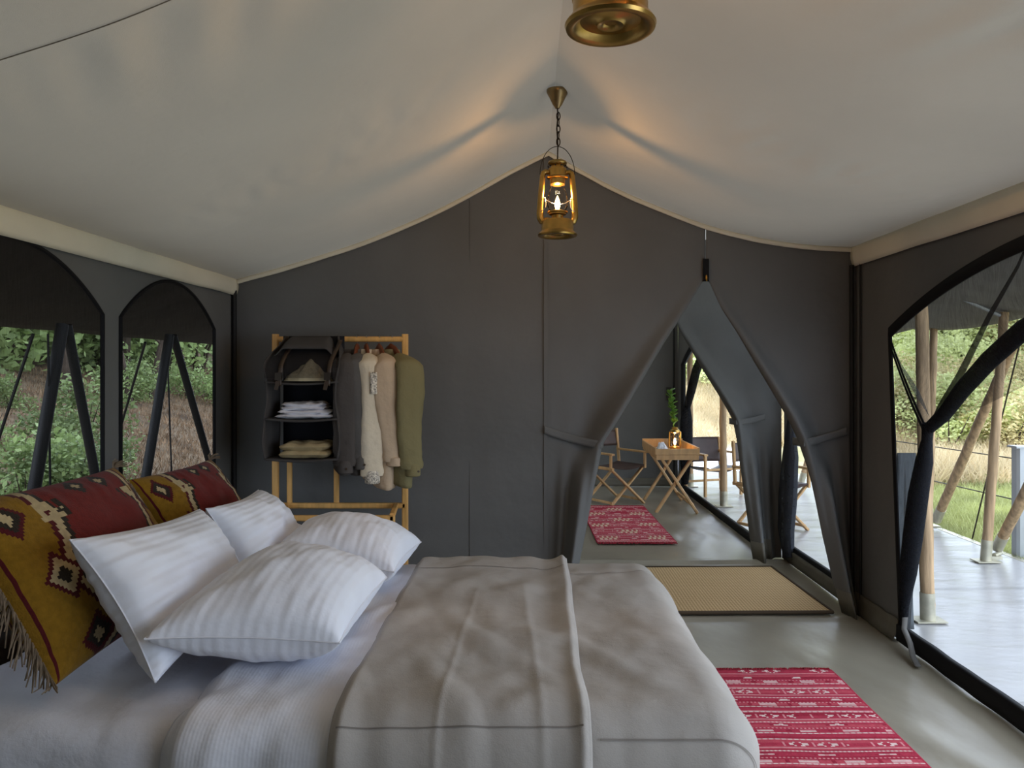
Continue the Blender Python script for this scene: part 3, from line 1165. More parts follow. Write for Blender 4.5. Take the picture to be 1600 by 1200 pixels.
# ================================================================== CLOTHES RACK
RY = 4.30
rack = thing('clothes_rack', 'honey wood clothes rack with low shoe shelf against grey canvas', 'clothes rack', (-1.05, RY, 0))
xl, xr_ = at(430.5, 0, RY).x, at(633, 0, RY).x
ztop = at(0, 522, RY).z
for x_ in (xl, xr_):
    mb = MB()
    mb.bar((x_, RY, 0.0), (x_, RY, ztop), 0.034, 0.03, (0, 1, 0))
    build('upright', mb, bamboo, rack)
zr_rail = at(0, 530, RY).z
mb = MB()
mb.tube([(xl, RY, zr_rail), (xr_, RY, zr_rail)], 0.0155, 12)
build('top_rail', mb, bamboo, rack)
zlow = 0.668
mb = MB()
mb.bar((xl, RY, zlow), (xr_, RY, zlow), 0.03, 0.03)
build('shelf_rail', mb, bamboo, rack)
xa, xb = at(449, 0, 4.05).x, at(613, 0, 4.05).x
mb = MB()
mb.bar((xa - .03, 4.05, 0.645), (xb + .005, 4.05, 0.645), 0.026, 0.03)
build('shelf_rail', mb, bamboo, rack)
for a_, b_ in ((xa, xl + .05), (xb, xr_ - .05)):
    mb = MB()
    mb.bar((a_, 4.05, 0.66), (b_, RY, 0.672), 0.028, 0.024)
    build('shelf_arm', mb, bamboo, rack)
    mb = MB()
    mb.bar((a_, 4.05, 0.0), (a_, 4.05, 0.66), 0.028, 0.026, (0, 1, 0))
    build('front_leg', mb, bamboo, rack)
for x_ in (at(451.5, 0, RY).x, at(525, 0, RY).x):
    mb = MB()
    mb.bar((x_, RY + .012, zlow), (x_, RY + .012, zr_rail), 0.028, 0.02, (0, 1, 0))
    build('back_post', mb, bamboo, rack)
for x_ in (at(526, 0, 4.04).x, at(595, 0, 4.04).x):
    mb = MB()
    mb.tube([(x_, 4.036, 0.645), (x_, 4.028, 0.645)], 0.006, 8)
    build('screw_head', mb, iron, rack)

# hanging organiser
OX0, OX1, OY0, OY1 = -1.38, -1.0, 4.02, 4.27
org = thing('hanging_organizer', 'charcoal canvas hanging shelf organizer with leather straps on the rack', 'organizer', ((OX0 + OX1) / 2, 4.15, 0.95))
ZB, ZS2, ZS1, ZT = 0.958, 1.169, 1.363, 1.615
def sidef(X, sgn):
    m_ = MB()
    def fn(u, v):
        z = ZB + (ZT - ZB) * v
        yf = OY0 + (0.20 * sst(ZS1 + .06, ZT, z) ** 1.2)
        x_ = X + sgn * (-0.012 * math.sin(v * 9) * (1 - u) + 0.006 * nz(u * 4, v * 6)) + sgn * 0.05 * sst(ZT - .2, ZT, z) ** 1.5
        return Vector((x_, yf + (OY1 - yf) * u, z))
    m_.grid(10, 36, fn)
    return m_
build('side_panel', sidef(OX0, 1), org_m, org, solid=0.006)
build('side_panel', sidef(OX1, -1), org_m, org, solid=0.006)
mb = MB()
mb.grid(6, 10, lambda u, v: Vector((OX0 + .02 + (OX1 - OX0 - .04) * u, OY1, ZB + (ZT - ZB) * v)))
build('back_panel', mb, org_in, org, solid=0.004)
for z_ in (ZB, ZS2, ZS1):
    mb = MB()
    mb.grid(16, 8, lambda u, v: Vector((OX0 + (OX1 - OX0) * u, OY0 + (OY1 - OY0) * v, z_ - 0.012 * math.sin(PI * u) * (1 - v))))
    build('shelf', mb, org_m, org, solid=0.010)
mb = MB()
def topf(u, v):
    X = OX0 + (OX1 - OX0) * u
    e = sst(0, .16, u) * sst(1, .84, u)
    z = (ZT - 0.07 * v ** 2) * e + (ZT - 0.11) * (1 - e)
    y = OY1 - (0.06 + 0.16 * v) * (1)
    return Vector((X + (0.5 - u) * 0.09 * (1 - .4 * v), y + .03, z - .005))
mb.grid(24, 10, topf)
build('top_cover', mb, org_m, org, solid=0.005)
# netting front of the top shelf
mb = MB()
def tff(u, v):
    z = ZS1 + 0.02 + (ZT - 0.085 - ZS1) * v
    X = OX0 + (OX1 - OX0) * u
    y = OY0 + 0.20 * sst(ZS1 + .06, ZT, z) ** 1.2
    return Vector((X + (0.5 - u) * 0.10 * v ** 3, y, z))
mb.grid(20, 14, tff)
build('front_netting', mb, mesh_screen('organizer_netting', (0.04, 0.036, 0.034), 0.50, .08), org)
for x_ in (at(437, 0, 4.02).x, at(513, 0, 4.02).x):
    mb = MB()
    def stf(u, v):
        z = ZS1 - 0.02 + (ZT - .005 - ZS1) * v
        y = OY0 - 0.010 + 0.20 * sst(ZS1 + .06, ZT, z) ** 1.2
        return Vector((x_ + 0.022 * (u - .5) + 0.02 * v, y, z))
    mb.grid(2, 24, stf)
    st = build('leather_strap', mb, leather, org, solid=0.005)
    mb = MB()
    mb.box((x_ - 0.018, OY0 - 0.024, ZS1 + 0.01), (x_ + 0.016, OY0 - 0.012, ZS1 + 0.05))
    build('buckle', mb, iron, st, smooth=False)
    mb = MB()
    mb.bar((x_ - .004, OY0 - 0.02, ZS1 + .005), (x_ - .012, OY0 - 0.024, ZS1 - 0.04), 0.02, 0.004, (0, 1, 0))
    build('strap_end', mb, leather, st)


def folded(name, label, cat, lo, hi, m, seed, layers=3, group=None):
    """soft folded garment with rounded fold edges"""
    t = thing(name, label, cat, ((lo[0] + hi[0]) / 2, (lo[1] + hi[1]) / 2, lo[2]), 0, group)
    h_ = (hi[2] - lo[2]) / layers
    for k in range(layers):
        m_ = MB()
        z0 = lo[2] + h_ * k
        cx_, cy_ = (lo[0] + hi[0]) / 2, (lo[1] + hi[1]) / 2
        sx = (hi[0] - lo[0]) / 2 * (1 - 0.05 * k + .03 * math.sin(seed + k * 2))
        sy = (hi[1] - lo[1]) / 2 * (1 - 0.03 * k)
        for side in (1, -1):
            def fn(u, v):
                a, b = 2 * u - 1, 2 * v - 1
                hh = max(0, (1 - abs(a) ** 6) * (1 - abs(b) ** 6)) ** 0.5
                z = z0 + h_ / 2 + side * hh * h_ * 0.56 + 0.008 * nz(a * 2.5 + seed, b * 2 + k, seed) * (0.3 + .7 * hh) * (1 + .5 * k)
                return Vector((cx_ + sx * a + .006 * nz(b * 3, seed), cy_ + sy * b, z))
            m_.grid(26, 14, fn, flip=side < 0)
        build('fold', m_, m, t, sharp=180)
    return t


wshirt = mat('white_shirting', (0.80, 0.80, 0.84), 0.9, var=0.08, vscale=14, big=0.6, bigscale=14)
khaki = mat('khaki_cotton', (0.44, 0.35, 0.19), 0.9, var=0.12, vscale=10, big=0.7, bigscale=12)
cream_c = mat('cream_cotton', (0.60, 0.52, 0.33), 0.9, var=0.1, vscale=10, big=0.7, bigscale=10)
folded('folded_shirt', 'folded white striped shirt lying on the middle organizer shelf', 'shirt', (OX0 + .05, 4.04, ZS2 + .002), (OX1 - .035, 4.24, ZS2 + .045), wshirt, 2, 2)
folded('folded_shirt', 'rumpled white shirt on top of the folded striped shirt', 'shirt', (OX0 + .07, 4.05, ZS2 + .046), (OX1 - .075, 4.22, ZS2 + .085), wshirt, 4, 2)
folded('folded_trousers', 'folded khaki trousers on the bottom organizer shelf', 'trousers', (OX0 + .065, 4.04, ZB + .002), (OX1 - .05, 4.24, ZB + .082), khaki, 6, 2)
# crumpled cream garment in the top shelf
mb = MB()
def crf(u, v):
    th = 2 * PI * u
    r = v * (1 + .12 * math.sin(3 * th + 1) + .06 * math.sin(7 * th))
    hh = max(0, 1 - v ** 3)
    x_ = r * math.cos(th)
    return Vector((-1.19 + 0.125 * x_, 4.12 + 0.06 * r * math.sin(th), ZS1 + 0.004 + hh * (0.062 + 0.045 * math.exp(-((x_ - .25) / .4) ** 2) + 0.035 * nz(x_ * 3, r * math.sin(th) * 2, 5))))
mb.grid(48, 16, crf, flip=True)
tag(build('folded_scarf', mb, cream_c, sharp=180), 'crumpled cream cloth lying in the top organizer shelf', 'cloth')

# ------------------------------------------------------------------ shirts on hangers
def shirt(label, xh, rz, m, sleeve_len, hem_len, shoulder=0.125, cuff=None, dy=0.0, seed=0, sw=0.2, emb=False, slv=0.055, rolled=False):
    t = thing('hanging_shirt', label, 'shirt', (xh, RY + dy, zr_rail), rz, 'shirts on the clothes rack')
    m_ = MB()
    def bf(u, v):
        th = 2 * PI * u
        z = -0.085 - (hem_len - 0.085) * v
        # half width: neck -> shoulders -> hem
        s1 = sst(0.0, 0.10, v)
        a = 0.055 + (sw - 0.060) * min(1, (v / 0.10)) ** 0.9 + 0.004 * v
        b = 0.028 + 0.014 * s1 + 0.034 * v
        fold = 1 + 0.10 * math.sin(th * 5 + seed + v * 2) * sst(.15, .7, v)
        wob = 0.010 * nz(v * 4, math.cos(th) * 2 + seed, seed)
        return Vector((b * math.cos(th) * fold + wob, a * math.sin(th), z + 0.02 * math.cos(th * 2) * v))
    m_.grid(40, 40, bf)
    build('body', m_, m, t, local=True, sharp=180, solid=0.003)
    for sg in (-1, 1):
        s_ = MB()
        L_ = sleeve_len - shoulder
        pts = []
        def spos(q):
            if q < .14:
                t_ = q / .14
                return Vector((0, sg * (.085 + (sw - .085) * t_), -.108 - (shoulder - .085) * t_ ** 1.5))
            t_ = (q - .14) / .86
            return Vector((0.010 * math.sin(t_ * 4 + seed) + 0.02 * t_, sg * (sw + 0.022 * math.sin(min(1, t_ * 3) * PI / 2) - .014 * t_), -.108 - (shoulder - .085) - (L_ - .02) * t_))
        def slf(u, v):
            th = 2 * PI * u
            p = spos(v)
            r = (.030 + (slv - .012) * min(1, v / .16) ** .7 - .016 * sst(.3, 1, v))
            r *= 1 + (.07 * math.sin(3 * th + seed + 3 * v) + .05 * math.sin(5 * th - 2 * v + seed)) * sst(.1, .4, v)
            r += .006 * nz(v * 9, math.cos(th) + seed, seed) + .007 * sst(.8, .93, v) * math.sin(v * 60) * .5
            return p + Vector((r * math.cos(th), .50 * r * math.sin(th), (.03 * math.sin(th) * sg) * (1 - v)))
        s_.grid(28, 44, slf)
        pts = [spos(1.0)]
        build('sleeve', s_, m, t, local=True, sharp=180)
        c_ = MB()
        e = pts[-1]
        if rolled:
            c_.lathe([(.036, .005), (.046, 0), (.048, -.04), (.040, -.045), (.030, -.03)], 18, e + Vector((0.01, 0, 0.02)))
        else:
            c_.lathe([(.034, .03), (.041, .02), (.041, -.035), (.036, -.04), (.030, -.03)], 18, e)
        cf_ = build('cuff', c_, cuff or m, t, local=True)
        if not rolled and not emb:
            b_ = MB()
            b_.tube([e + Vector((.012, sg * .042, -.012)), e + Vector((.012, sg * .046, -.012))], .006, 8)
            build('button', b_, leather, cf_, local=True)
    k_ = MB()
    k_.lathe([(.050, -.012), (.056, .0), (.050, .026), (.046, .028), (.044, 0), (.046, -.012)], 20, (0, 0, -0.085))
    build('collar', k_, m, t, local=True)
    # placket strip down the front edge
    p_ = MB()
    p_.grid(2, 24, lambda u, v: Vector((0.052 + 0.012 * v + .003, -0.015 + 0.03 * u, -0.11 - (hem_len - 0.12) * v)))
    build('placket', p_, m, t, local=True, solid=.004)
    return t


def hanger(label, xh, rz, dy=0.0, sw=0.19):
    t = thing('coat_hanger', label, 'hanger', (xh, RY + dy, zr_rail), rz, 'wooden hangers on the rack')
    m_ = MB()
    m_.tube([(0, -sw, -.135), (0, -sw * .6, -.10), (0, -.05, -.062), (0, 0, -.048), (0, .05, -.062), (0, sw * .6, -.10), (0, sw, -.135)], [.012, .016, .022, .026, .022, .016, .012], 10, flat=(.55, 1, 1))
    build('shoulder_bar', m_, red_wood, t, local=True)
    h_ = MB()
    h_.tube([(0, 0, -.045), (0, 0, -.028)] + [(0, 0.019 * math.sin(q), 0.0 + -0.021 * math.cos(q) + .001) for q in (0.15, .9, 1.6, 2.3, 3.0, 3.7, 4.3)], .0022, 6)
    build('hook', h_, steel_wire, t, local=True)


cuff_pat = mat('embroidered_band', (0.55, 0.50, 0.42), 0.9, var=0.85, vscale=120, bump=.2)
shirt('charcoal brown shirt hanging next to the organizer', at(548, 0, RY).x, 0.05, mat('charcoal_cotton', (0.085, 0.075, 0.068), .95, var=.1, big=.5, bigscale=9), .68, .72, seed=1, sw=.2)
shirt('dark grey shirt hanging between charcoal shirt and embroidered shirt', at(561, 0, RY).x, 0.16, mat('grey_cotton', (0.115, 0.108, 0.10), .95, var=.1, big=.5, bigscale=9), .66, .72, seed=4, sw=.19)
es = shirt('cream shirt with dark embroidered cuff and shoulder band', at(573, 0, RY).x, 0.30, mat('cream_linen', (0.74, 0.65, 0.49), .9, var=.06, big=.6, bigscale=9), .735, .74, seed=7, sw=.2, cuff=cuff_pat, emb=True)
mb = MB()
mb.grid(3, 10, lambda u, v: Vector((0.012 + 0.036 * (u - .5), -0.258 - .004 * v, -.185 - .115 * v)))
build('embroidered_patch', mb, cuff_pat, es, local=True, solid=.004)
shirt('beige shirt with turned up cuff hanging beside the olive shirt', at(593, 0, RY).x, 0.42, mat('beige_linen', (0.58, 0.44, 0.30), .9, var=.06, big=.6, bigscale=9), .66, .80, seed=10, sw=.2, rolled=True)
shirt('olive green shirt hanging at the right end of the rack', at(611, 0, RY).x, 0.62, mat('olive_cotton', (0.22, 0.19, 0.09), .9, var=.08, big=.6, bigscale=9), .70, .79, seed=15, sw=.215, slv=.062)
hanger('red wooden hanger holding the charcoal shirt', at(558, 0, RY).x, .1)
hanger('red wooden hanger holding the embroidered cream shirt', at(572.5, 0, RY).x, .30)
hanger('red wooden hanger holding the beige shirt', at(592.5, 0, RY).x, .42)
hanger('red wooden hanger holding the olive shirt', at(611, 0, RY).x, .62)

# ================================================================== LANTERNS
def lantern(label, loc, rz, ztop_, hook=True):
    t = thing('hurricane_lantern', label, 'lantern', loc, rz, 'brass lanterns hanging from the ridge')
    m_ = MB()
    m_.lathe([(0, .014), (.012, .014), (.016, .009), (.026, .008), (.032, .014), (.060, .017), (.068, .006), (.078, .001), (.088, .003), (.0905, .010), (.085, .018), (.075, .026), (.074, .030), (.074, .066), (.068, .076), (.03, .082), (0, .082)], 48)
    tank = build('fuel_tank', m_, brass, t, local=True, sharp=50)
    f_ = MB()
    f_.lathe([(0.0, .0), (.014, .0), (.014, .012), (.016, .012), (.016, .02), (0, .022)], 16, (-.045, .03, .072))
    build('filler_cap', f_, brass, tank, local=True)
    m_ = MB()
    m_.lathe([(.026, .080), (.028, .098), (.040, .102), (.040, .108), (.047, .110), (.047, .116), (.030, .120), (.012, .126), (0, .126)], 32)
    build('burner', m_, brass, t, local=True)
    m_ = MB()
    m_.lathe([(.032, .116), (.042, .128), (.049, .145), (.0505, .160), (.047, .180), (.040, .203), (.034, .225), (.032, .245)], 36)
    build('glass_globe', m_, globe_m, t, local=True)
    m_ = MB()
    m_.lathe([(.0, .236), (.026, .236), (.035, .242), (.035, .264), (.046, .266), (.050, .272), (.046, .276), (.041, .278), (.041, .312), (.030, .316), (.028, .326), (.040, .330), (.044, .338), (.040, .346), (.022, .352), (.0, .354)], 36)
    hood = build('hood', m_, brass, t, local=True, sharp=50)
    for k in range(10):
        a = 2 * PI * k / 10
        v_ = MB()
        v_.tube([(.040 * math.cos(a), .040 * math.sin(a), .321), (.046 * math.cos(a), .046 * math.sin(a), .321)], .004, 6)
        build('vent_hole', v_, iron, hood, local=True)
    for sg in (-1, 1):
        m_ = MB()
        m_.tube([(sg * .036, 0, .296), (sg * .055, 0, .298), (sg * .064, 0, .292), (sg * .0675, 0, .278), (sg * .071, 0, .245), (sg * .076, 0, .19), (sg * .0795, 0, .14), (sg * .081, 0, .105), (sg * .079, 0, .085), (sg * .072, 0, .070), (sg * .060, 0, .066)], [.012, .0125, .013, .013, .013, .014, .0145, .0155, .0155, .015, .013], 12)
        build('side_tube', m_, brass, t, local=True)
        w_ = MB()
        w_.tube([(sg * .080, -.01, .115), (sg * .066, -.02, .118), (sg * .058, -.03, .128), (sg * .056, -.03, .150), (sg * .060, -.02, .175), (sg * .068, -.01, .170)], .0018, 6)
        w_.tube([(sg * .060, -.02, .172), (sg * .052, -.035, .160), (sg * .03, -.052, .143), (0, -.058, .134)], .0018, 6)
        build('guard_wire', w_, steel_wire, t, local=True)
    m_ = MB()
    m_.tube([(-.080 * math.cos(q) * (1 if math.sin(q) < .3 else 1), 0, .285 + .130 * math.sin(q)) for q in [PI * i / 20 for i in range(21)]], .0018, 6)
    build('bail_handle', m_, iron, t, local=True)
    m_ = MB()
    m_.lathe([(0, .126), (.008, .128), (.012, .140), (.0125, .155), (.008, .172), (.003, .185), (0, .190)], 16)
    build('bulb', m_, bulb_m, t, local=True)
    top = ztop_ - loc[2]
    m_ = MB()
    m_.tube([(0, 0, .35), (.002, 0, .42), (-.003, 0, .50), (.003, .002, .56), (-.002, 0, top - .07)], .0035, 6)
    build('power_cord', m_, iron, t, local=True)
    m_ = MB()
    m_.lathe([(0, top - .088), (.010, top - .088), (.014, top - .080), (.022, top - .070), (.036, top - .040), (.046, top - .022), (.050, top - .012), (.050, top - .004), (0, top)], 32)
    build('ceiling_rose', m_, brass_dk, t, local=True)
    zz = .418
    k = 0
    link = None
    while zz + .036 < top - .08:
        if link is None:
            l_ = MB()
            pts = []
            for i in range(17):
                q = 2 * PI * i / 16
                pts.append((.0085 * math.sin(q), 0, .018 - .018 * math.cos(q)))
            l_.tube(pts, .0026, 6, cap=False)
            link = build('chain_link', l_, iron, t, local=True)
            cur = link
        else:
            cur = link.copy()
            COL.objects.link(cur)
        cur.location = (0.004, 0, zz)
        cur.rotation_euler = (0, 0, (k % 2) * PI / 2 + .3)
        zz += .0295
        k += 1
    L_ = bpy.data.lights.new('lantern_light', 'POINT')
    L_.color = (1.0, 0.56, 0.22)
    L_.energy = 5.5
    L_.shadow_soft_size = 0.012
    lo = bpy.data.objects.new('lantern_light', L_)
    lo.location = (0, 0, .205)
    lo.parent = t
    COL.objects.link(lo)
    return t


lantern('brass hurricane lantern on a chain before the dark canvas peak', (at(871, 300, 3.52).x, 3.52, 2.035), 0.06, 2.712)
lantern('brass lantern overhead at the top edge, seen from below', (0.163, 1.52, 2.095), -0.75, 2.738)

# ================================================================== RUGS
def rug_pattern(n):
    rnd = random.Random(n)
    R1, R2, R3, W, P = (0.40, 0.035, 0.065), (0.32, 0.022, 0.045), (0.46, 0.065, 0.09), (0.70, 0.52, 0.48), (0.60, 0.24, 0.25)
    rows = []
    for _ in range(400):
        rows.append(rnd.random())
    def fn(u, v, L):
        # v along the rug in metres
        y = v * L
        per = 0.235
        k = int(y / per)
        t = (y % per) / per
        iu, iv = int(u * 84), int(y * 120)
        col = R1 if rows[(iv // 3) % 400] < .55 else (R2 if rows[(iv // 3 + 7) % 400] < .5 else R3)
        if t < .03 or .22 < t < .25:
            col = W if (iu + k) % 3 else P
        elif .03 <= t < .06:
            col = P
        elif .40 < t < .425:
            col = P if iu % 2 else R1
        elif .62 < t < .645:
            col = W if (iu + iv) % 2 else P
        elif .72 < t < .745:
            col = P
        if .26 < t < .40:
            # boxes
            p_ = (u * 4 + k * .5) % 1.0
            if abs(p_ - .5) < .20 and abs(t - .33) < .05:
                col = W if (iv % 2) else P
            elif abs(p_ - .0) < .1 and abs(t - .33) < .05:
                col = R2
        if .44 < t < .62:
            p_ = (u * 3 + (k % 2) * .4) % 1.0
            d = abs(p_ - .5) * 2.2 + abs(t - .53) * 9
            if d < .34:
                col = W if d > .1 or d < .03 else P
            elif d < .48:
                col = R2
        if .78 < t < .95:
            p_ = (u * 6 + k * .3) % 1.0
            hgt = (t - .78) / .17
            if abs(p_ - .5) < .42 * (1 - abs(hgt - .5) * 2) and abs(p_ - .5) > .16 * (1 - abs(hgt - .5) * 2) and (k + int(u * 6)) % 3 < 2:
                col = W
            elif abs(p_ - .5) > .44 and iu % 2:
                col = P
        if u < .012 or u > .988:
            col = R2
        return col
    return fn


def rug(label, x0, x1, y0, y1, seed, skew=0.0, pat=None, nu=84):
    t = thing('kilim_rug', label, 'rug', ((x0 + x1) / 2, (y0 + y1) / 2, 0))
    L_ = y1 - y0
    pf = pat or rug_pattern(seed)
    m_ = MB()
    def fn(u, v):
        X = x0 + (x1 - x0) * u + skew * (v - .5)
        Y = y0 + L_ * v
        return Vector((X + .004 * nz(Y * 5, seed), Y + .004 * nz(X * 8, seed), 0.012 + .003 * nz(X * 4, Y * 4, seed)))
    m_.grid(nu, int(L_ * 120), fn, colfn=lambda u, v: pf(u, v, L_))
    build('woven_field', m_, rug_m, t, sharp=180, solid=0.007)
    rnd = random.Random(seed)
    for v0 in (0, 1):
        f_ = MB()
        for i in range(90):
            p = fn((i + rnd.random() * .5) / 90, v0)
            s_ = -1 if v0 == 0 else 1
            f_.tube([p, p + Vector((rnd.uniform(-.008, .008), s_ * .014, .002)), p + Vector((rnd.uniform(-.014, .014), s_ * .032, -.006))], [.0045, .004, .003], 4)
        build('fringe', f_, red_yarn, t)['kind'] = 'stuff'
    return t


rug('red striped kilim runner on the floor beside the foot of the bed', 0.76, 1.43, 1.75, 3.62, 2)
def rug2(u, v, L):
    base = rug_pattern(5)(u, v, L)
    y = v * L
    for (a, b) in ((.18, 0.15), (.80, .17), (.5, .42), (.16, .70), (.82, .72), (.5, .95), (.2, 1.25), (.8, 1.25), (.5, 1.5)):
        if abs(u - a) < .12 and abs(y - b) < .07:
            q = int((u - a + .12) / .03)
            base = (0.62, 0.46, 0.34) if (q % 2 == 0) != (y > b) else (0.42, 0.10, 0.10)
    return base
rug('small red kilim rug on the floor of the far room', 0.555, 1.215, 6.32, 8.02, 5, skew=-0.02, pat=rug2)

# sisal mat
mat_t = thing('sisal_mat', 'tan woven sisal mat lying in the canvas doorway', 'mat', (1.3, 4.98, 0))
sis = mat('sisal', (0.40, 0.265, 0.115), .95, var=.25, vscale=90, bump=.9, bscale=70)
n_, L_ = sis.node_tree.nodes, sis.node_tree.links
ck = n_.new('ShaderNodeTexChecker')
ck.inputs['Scale'].default_value = 75
ck.inputs['Color1'].default_value = (0.66, 0.47, 0.25, 1)
ck.inputs['Color2'].default_value = (0.38, 0.25, 0.11, 1)
mpp = n_.new('ShaderNodeMapping')
mpp.inputs['Rotation'].default_value = (0, 0, PI / 4)
tcc = n_.new('ShaderNodeTexCoord')
L_.new(tcc.outputs['Object'], mpp.inputs[0])
L_.new(mpp.outputs[0], ck.inputs['Vector'])
L_.new(ck.outputs[0], n_['Principled BSDF'].inputs['Base Color'])
mb = MB()
def msf(u, v):
    X = 0.55 + 1.225 * u
    Y = 4.46 + 1.03 * v
    return Vector((X - .03 * v * u, Y + .015 * u, 0.016 + .002 * nz(X * 4, Y * 4)))
mb.grid(60, 50, msf)
build('woven_field', mb, sis, mat_t, solid=.008)
mb = MB()
pts = [msf(u / 20, 0) for u in range(21)] + [msf(1, v / 20) for v in range(1, 21)] + [msf(1 - u / 20, 1) for u in range(1, 21)] + [msf(0, 1 - v / 20) for v in range(1, 21)]
mb.tube(pts, .011, 6)
build('binding', mb, mat('mat_binding', (0.06, .04, .022), .9), mat_t)

# ================================================================== DOOR NETTING (nearest doorway)
TIE = Vector((XR - 0.01, 3.715, 1.145))
dn = thing('door_net', 'black insect netting gathered and tied beside the near doorway', 'curtain', (XR, 3.9, 0))
mb = MB()
def fan(u, v):
    # u: along frame from the floor up the jamb, over the arch; v: from frame to tie
    if u < 0.35:
        z = 1.15 + 0.495 * u / .35
        p = Vector((XR + .006, jamb(z) - .02, z))
    else:
        Y = 4.14 - 2.2 * (u - .35) / .65
        p = Vector((XR + .006, Y, dar(Y) - .03))
    q = p.lerp(TIE, v)
    fold = 0.035 * math.sin(u * 34) * math.sin(PI * min(1, v * 1.1)) * (1 - .3 * v)
    sagv = 0.05 * math.sin(PI * v) * sst(.5, 1, u)
    return q + Vector((fold + .02 * v, 0, -sagv))
mb.grid(90, 30, fan)
build('netting', mb, net, dn, sharp=180)
mb = MB()
def low(u, v):
    z = 0.03 + 1.12 * (1 - v)
    w0 = jamb(z) - .015
    c = interp(z, [0, .35, .79, 1.145], [4.0, 3.90, 3.80, 3.715])
    return Vector((XR + .006 + .02 * math.sin(u * 12) * sst(0, .3, v), w0 + (c - w0) * u, z))
mb.grid(24, 40, low)
build('netting', mb, net, dn, sharp=180)
# swag edge from arch to tie
mb = MB()
sw = [Vector((XR, 1.75, 1.80)), Vector((XR, 2.15, 1.79)), Vector((XR, 2.6, 1.71)), Vector((XR - .005, 3.03, 1.585)), Vector((XR - .01, 3.25, 1.465)), Vector((XR - .01, 3.45, 1.335)), Vector((XR - .012, 3.60, 1.215)), TIE + Vector((-.015, -.01, 0))]
mb.tube(sw, [.02, .035, .042, .042, .042, .040, .036, .03], 14, flat=(.8, 1, 1))
build('gathered_edge', mb, dark_net, dn)
mb = MB()
pts2 = [Vector((XR + .01, 3.03, 1.92)), Vector((XR + .01, 3.09, 1.84)), Vector((XR + .01, 3.275, 1.66)), Vector((XR + .005, 3.50, 1.395)), Vector((XR, 3.64, 1.25)), TIE]
mb.tube(pts2, [.006, .009, .014, .022, .026, .02], 8, flat=(.5, 1, 1))
build('gathered_fold', mb, mesh_screen('fold_netting', (.02, .021, .022), .72, .1, (1, 3, 1)), dn)
mb = MB()
lo_ = [TIE + Vector((-.015, 0, .02)), TIE + Vector((-.012, .015, -.06)), Vector((XR - .02, 3.76, .98)), Vector((XR - .03, 3.80, .80)), Vector((XR - .03, 3.85, .60)), Vector((XR - .025, 3.91, .40)), Vector((XR - .015, 3.97, .22)), Vector((XR - .005, 4.0, .03))]
mb.tube(lo_, [.032, .030, .048, .056, .056, .050, .030, .018], 16, flat=(.8, 1, 1))
build('gathered_tail', mb, dark_net, dn)
mb = MB()
for off in (0, .035):
    a_ = Vector((XR - .006, 4.13, 1.575 - off))
    mb.grid(12, 1, lambda u, v: a_.lerp(TIE + Vector((-.02, .01, .0)), u) + Vector((0, 0, .022 * (v - .5) - .02 * math.sin(PI * u) - off * u)))
build('tie_strap', mb, black_web, dn, solid=.004)
mb = MB()
stp = [Vector((XR - .03, 3.93, .16)), Vector((XR - .05, 3.90, .11)), Vector((XR - .07, 3.80, .075)), Vector((XR - .085, 3.74, .03)), Vector((XR - .10, 3.66, .012))]
mb.grid(20, 1, lambda u, v: Vector([interp(u, [0, .25, .5, .75, 1], [p[i] for p in stp]) for i in range(3)]) + Vector((0.014, .0, .0)) * (v - .5) * 2)
build('loose_strap', mb, mat('grey_webbing', (.10, .095, .085), .8), dn, solid=.004)

# netting in passage doorway and far doorway
pn = thing('door_net', 'dark netting hanging gathered in the passage doorway', 'curtain', (1.93, 5.6, 0))
mb = MB()
mb.tube([(1.93, 5.50, 1.55), (1.93, 5.56, 1.25), (1.925, 5.62, 1.08), (1.92, 5.62, .80), (1.915, 5.66, .5), (1.915, 5.70, .25), (1.92, 5.66, .05)], [.05, .03, .035, .085, .10, .09, .06], 14, flat=(.6, 1.1, 1))
build('gathered_tail', mb, mesh_screen('slate_netting', (.035, .038, .045), .92, .06), pn)
mb = MB()
mb.tube([(1.93, 5.56, 1.25), (1.93, 5.3, 1.5), (1.93, 5.0, 1.75)], [.03, .035, .03], 10)
build('gathered_edge', mb, dark_net, pn)
fn_ = thing('door_net', 'dark netting tied beside the far doorway behind the desk', 'curtain', (X2, 9.0, 0))
mb = MB()
mb.tube([(X2, 8.98, 1.0), (X2 - .02, 8.92, .85), (X2 - .02, 8.95, .5), (X2 - .01, 9.05, .1)], [.04, .07, .08, .04], 12)
build('gathered_tail', mb, dark_net, fn_)
mb = MB()
mb.tube([(X2, 8.98, 1.0), (X2, 8.75, 1.2), (X2, 8.5, 1.42), (X2, 8.2, 1.6)], [.04, .05, .05, .04], 12)
build('gathered_edge', mb, dark_net, fn_)

